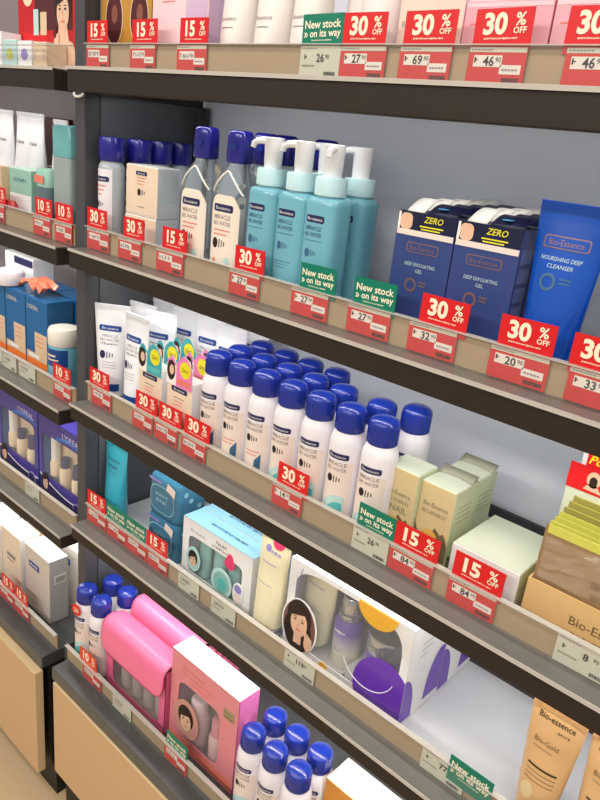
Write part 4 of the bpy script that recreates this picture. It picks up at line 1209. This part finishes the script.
# left second shelf
G = 'white tubes on the left unit'
lw = tube_thing('white_tall_tube', 'large white tube on the left unit, at the left edge of the photo', (-1.584, .138, LV[1]), .0605, .027, .212, .03, tube_white, tube_white, G, lambda b, S, S2, h, w: [b.bars(S, 0, h - .06, .034, .006, grey_ink, 13)])
dup(lw, (-1.522, .146, LV[1]), 'white tube on the left unit, middle of the three tall ones')
o = dup(lw, (-1.461, .142, LV[1]), 'white tube on the left unit beside the dark red gap'); o.scale = (.95, .95, 1)
o = dup(lw, (-1.385, .152, LV[1]), 'white tube on the left unit standing behind the teal topped carton'); o.scale = (.9, .9, .97)
carton('maroon_box', 'narrow dark red carton standing behind the white tubes on the left unit', 'box', (-1.545, .225, LV[1]), .07, .03, .205, maroon_m, maroon_m, maroon_m, deco=lambda b, F, T, Rt, F2: [b.rect(F, -.02, .02, .1, .104, champagne)])
carton('mint_box', 'mint green carton with white lower half on the left unit', 'box', (-1.400, .070, LV[1]), .088, .045, .106, mint_m, mint_m, mat('pale mint top', (190, 222, 206), .45), deco=lambda b, F, T, Rt, F2: [b.rect(F, -.043, .043, .002, .058, kit_white), b.bars(F, 0, .085, .05, .008, steel_p, 12), b.rect(F2, 0.005, .03, .02, .03, teal_p)])
t = thing('pump_vial', 'small bottle with aqua top and orange label in front of the maroon carton', 'bottle', (-1.290, .072, LV[1]))
MB().loft(Prof([(0, .05, .038, 3), (.07, .052, .04, 3), (.085, .05, .038, 3)]), mat('slate bottle', (96, 116, 124), .3)).build('bottle_body', t)
b = MB().loft(Prof([(.0855, .05, .038, 3), (.115, .051, .039, 3), (.118, .046, .034, 3)]), mint_m); b.rect(plane_front(-.0197, .0006), -.02, .014, .092, .106, coral_p); b.build('cap', t)
b = MB(); b.rect(plane_front(-.020, .0006), .0, .022, .03, .05, blue_p); b.build('label', t)
t = thing('teal_topped_bottle', 'tall clear carton with teal top next to the post on the left unit', 'bottle', (-1.222, .078, LV[1]))
MB().loft(Prof([(0, .062, .045, 6), (.145, .062, .045, 6)]), mat('smoky clear carton', (168, 182, 180), .25, trans=.15)).build('body', t)
MB().loft(Prof([(.1455, .063, .046, 6), (.196, .063, .046, 6), (.199, .06, .043, 6)]), mat('teal clear top', (120, 190, 196), .2, trans=.2)).build('cap', t)
carton('beige_carton', 'beige carton with dark mark at the left edge behind the 10% flag', 'box', (-1.478, .055, LV[1]), .055, .022, .105, beige_m, beige_m, beige_m, deco=lambda b, F, T, Rt, F2: [b.ell(F, .008, .085, .008, .006, ink)])
t = thing('red_twist_pack', 'small red folded pack lying before the mint carton on the left unit', 'pack', (-1.405, .047, LV[1] + .0005))
b = MB(); b.loft(Prof([(0, .07, .016, 4), (.03, .072, .018, 4), (.046, .05, .012, 3)]), mat('red foil pack', (186, 62, 60), .35)); b.build('pack', t)

# left third shelf
def deco_or3(b, F, T, Rt, F2):
    b.rect(F, -.043, .043, .002, .030, org_p)
    b.rect(F, -.008, .041, .03, .092, beige_m); b.rect(F, -.043, -.01, .03, .045, beige_m); b.rect(F2, -.035, .01, .034, .042, white_m)
    for k in range(3): b.rect(F2, -.002, .030, .082 - .010 * k, .084 - .010 * k, coral_p)
    b.text(F, "L'OREAL", -.014, .143, .0085, champagne, .0, maxw=.045)
G = 'teal blue cartons on the left unit'
tb1 = carton('teal_carton', 'teal blue carton with orange foot, right front one beside the white capped jar', 'box', (-1.350, .070, LV[2]), .087, .060, .163, oreal_blue, oreal_side, oreal_blue, G, deco=deco_or3)
dup(tb1, (-1.440, .070, LV[2]), 'teal blue carton with orange foot, second from the jar')
dup(tb1, (-1.530, .070, LV[2]), 'teal blue carton with orange foot at the left edge of the photo')
dup(tb1, (-1.350, .134, LV[2]), 'teal blue carton behind the right front one')
dup(tb1, (-1.440, .134, LV[2]), 'teal blue carton behind the second front one')
def cap_jar(label, loc):
    t = thing('white_capped_jar', label, 'jar', loc, 'white capped jars on the left unit')
    pr = Prof([(0, .058, .058), (.004, .062, .062), (.088, .062, .062), (.092, .058, .058)])
    b = MB(); b.loft(pr, mat('aqua jar', (110, 178, 196), .25)); b.rect(pr.front(.0006), -.0298, .0298, .052, .0875, mat('royal blue band', (26, 74, 140), .35), 24)
    b.rect(pr.front(.001), -.02, .015, .072, .076, champagne, 8); b.rect(pr.front(.001), -.02, .02, .064, .067, champagne, 8); b.build('jar_body', t)
    MB().lathe([(.0298, .0925), (.0312, .094), (.0312, .121), (.0285, .127), (.017, .1285)], mat('cream white lid', (240, 236, 226), .4)).build('lid', t)
    return t
cj = cap_jar('blue jar with white screw lid, front one in the left unit', (-1.252, .076, LV[2]))
dup(cj, (-1.236, .155, LV[2]), 'blue jar with white screw lid half hidden behind the post')
b_ = carton('white_blue_carton', 'white and navy carton lying on the teal blue cartons in the left unit', 'box', (-1.545, .135, LV[2] + .1655), .13, .05, .05, kit_white, kit_white, kit_white, deco=lambda b, F, T, Rt, F2: [b.rect(F, -.02, .063, .030, .046, navy_p)])
t = thing('orange_sachet', 'crumpled orange and white sachet on top of the teal blue cartons', 'sachet', (-1.392, .095, LV[2] + .1655))
b = MB(); rr = random.Random(3); n, k = 8, 5
V = [(-.045 + .09 * i / n, -.02 + .045 * j / k, .004 + .018 * rr.random() + .012 * sin(pi * i / n)) for j in range(k + 1) for i in range(n + 1)]
b.add(V, [(j * (n + 1) + i, j * (n + 1) + i + 1, (j + 1) * (n + 1) + i + 1, (j + 1) * (n + 1) + i) for j in range(k) for i in range(n)], mat('coral sachet', (238, 132, 100), .35, coat=.4)); b.build('sachet', t, solid=.002)
t = thing('white_round_tub', 'round white tub resting on the cartons at the left edge', 'tub', (-1.49, .085, LV[2] + .1655))
MB().lathe([(.030, 0), (.033, .003), (.033, .022), (.031, .028), (.018, .0335), (.004, .035)], can_white).build('tub', t)

# left fourth shelf
def indigo_box(label, loc):
    w, d, h = .183, .075, .196
    t = thing('indigo_gift_box', label, 'gift box', loc, 'indigo gift boxes on the left unit')
    def deco_in(b):
        S = plane_front(0, .0003)
        b.text(S, "L'OREAL", .040, .176, .013, mat('pale lilac print', (206, 200, 236), .45), .02, maxw=.076)
        b.cols(S, [-.09 + .18 * i / 16 for i in range(17)], lambda x: .002, lambda x: .058 - .02 * (x + .09) / .18 - .012 * sin((x + .09) * 17), indigo_d)
        b.cols(plane_front(-.0002, .0004), [-.09 + .18 * i / 16 for i in range(17)], lambda x: .055 - .02 * (x + .09) / .18 - .012 * sin((x + .09) * 17), lambda x: .0585 - .02 * (x + .09) / .18 - .012 * sin((x + .09) * 17), white_m)
        b.cols(S, [-.02 + .11 * i / 10 for i in range(11)], lambda x: .162 + .004 * sin(x * 40), lambda x: .170 + .006 * sin(x * 50), azure)
    window_box(t, w, d, h, rrect(-.078, .076, .058, .158, 9), indigo, mat('bright blue carton side', (40, 96, 196), .35), indigo, champagne, deco=deco_in)
    b = MB(); b.box(-.088, .088, .030, .060, .0016, .185, champagne); b.build('tray_insert', t)
    mini_bottle(t, 'bottle', -.050, .0165, .06, .0125, .098, champagne, white_m, .060)
    mini_bottle(t, 'jar', -.012, .0165, .045, .0125, .070, champagne, indigo_d, .022)
    mini_bottle(t, 'jar', .036, .0165, .030, .0125, .085, champagne, indigo_d, .030)
    b = MB(); face(b, plane_front(0, .0009), -.066, .040, .026); b.build('portrait', t)
    b = MB(); b.extr([(.062 + .017 * cos(2 * pi * i / 20), .024 + .017 * sin(2 * pi * i / 20)) for i in range(20)], -.0014, -.0005, violet_p); b.ell(plane_front(-.0014, .0003), .062, .024, .014, .014, indigo_d, 14); b.build('round_seal', t)
    return t
ib = indigo_box('indigo gift box with window, right one against the post', (-1.2380, .058, LV[3]))
dup(ib, (-1.426, .058, LV[3]), 'indigo gift box with window, left one at the photo edge')

# left base deck
def deco_we(b, F, T, Rt, F2):
    b.pill(F, -.035, .01, .112, .128, blue_p, .001); b.bars(F2, -.012, .120, .036, .006, white_m, 14)
    b.rect(F, -.04, .03, .02, .0215, grey_ink); b.rect(F, -.035, -.005, .04, .0412, grey_ink)
    b.rect(Rt, .012, .040, .100, .122, white_m)
    y = .015
    while y < .037: b.rect(lambda a, z: (Rt(a, z)[0] + .0003, a, z), y, y + .0012, .103, .118, ink); y += .0024
G = 'white cartons at the bottom left'
clearish = mat('silvery white carton', (206, 198, 188), .35, noise=.04)
we = carton('white_carton', 'white carton with blue label and barcode, front right at the bottom left', 'box', (-1.279, .018, .415), .106, .046, .162, clearish, mat('grey white carton side', (186, 184, 182), .35), white_strong, G, deco=deco_we)
we2 = carton('white_carton', 'plain white carton, second from the barcode one at the bottom left', 'box', (-1.395, .016, .415), .088, .05, .158, mat('cream white carton', (232, 214, 190), .45), kit_white, white_strong, G, deco=lambda b, F, T, Rt, F2: [b.rect(F, -.02, .02, .09, .1, grey_ink), b.rect(F, -.02, .01, .08, .084, grey_ink)])
dup(we2, (-1.49, .016, .415), 'plain white carton third from the barcode one, bottom left edge')
dup(we2, (-1.39, .075, .415), 'plain white carton behind the plain front one at the bottom left')
dup(we, (-1.262, .085, .415), 'white carton with blue label behind the barcode one')
dup(we, (-1.215, .150, .415), 'white carton farthest back beside the post at the bottom left')

# ------------------------------------------------------------------ light
def area(name, loc, rot, sx, sy, power, color=(1, 1, 1)):
    l = bpy.data.lights.new(name, 'AREA'); l.shape = 'RECTANGLE'; l.size = sx; l.size_y = sy; l.energy = power; l.color = color
    o = bpy.data.objects.new(name, l); COL.objects.link(o); o.location = loc; o.rotation_euler = rot
    return o
W1 = (1, .93, .84)
for x in (-2.2, -.6, 1.0):
    area('ceiling_and_fill_light', (x, -1.0, 2.8), (R(15), 0, 0), 1.2, .3, 13, W1)
    area('ceiling_and_fill_light', (x, -2.8, 2.8), (R(35), 0, 0), 1.2, .3, 27, W1)  # added unseen fill row, set far out to reach the back panels
for (x, w_) in ((mox, 1.2), (lox, 1.15)):
    for (z, p) in ((ZA - .0235, .8), (ZB - .0235, 1.4), (ZC - .0235, 1.7), (ZD - .0235, 3.4)):  # top shelf entry is an added fill lamp for the back panel
        z = z if x == mox else z - {ZA: .003, ZB: .006, ZC: .03, ZD: .0505}[min((ZA, ZB, ZC, ZD), key=lambda q: abs(q - z))]
        area('shelf_led_and_fill_light', (x, .058, z), (R(38), 0, 0), w_, .010, p, (1, .97, .93))
wd = bpy.data.worlds.new('shop'); SC.world = wd; wd.use_nodes = True
bg = wd.node_tree.nodes['Background']; bg.inputs[0].default_value = (1, .96, .92, 1); bg.inputs[1].default_value = .40

# ------------------------------------------------------------------ camera
from mathutils import Matrix
r = (.7338149, .67139418, .10366071); dn = (.30727526, -.19193612, -.93206354); fw = (-.60588581, .71581449, -.3471484)
cam = bpy.data.cameras.new('camera'); co = bpy.data.objects.new('camera', cam); COL.objects.link(co)
cam.sensor_fit = 'VERTICAL'; cam.sensor_height = 24; cam.lens = 708 / 800 * 24; cam.clip_start = .02
co.matrix_world = Matrix(((r[0], -dn[0], -fw[0], 0), (r[1], -dn[1], -fw[1], -.65), (r[2], -dn[2], -fw[2], 1.5), (0, 0, 0, 1)))
SC.camera = co
vs = SC.view_settings; vs.view_transform = 'Standard'; vs.look = 'None'; vs.exposure = -.2; vs.gamma = 1; vs.use_curve_mapping = False
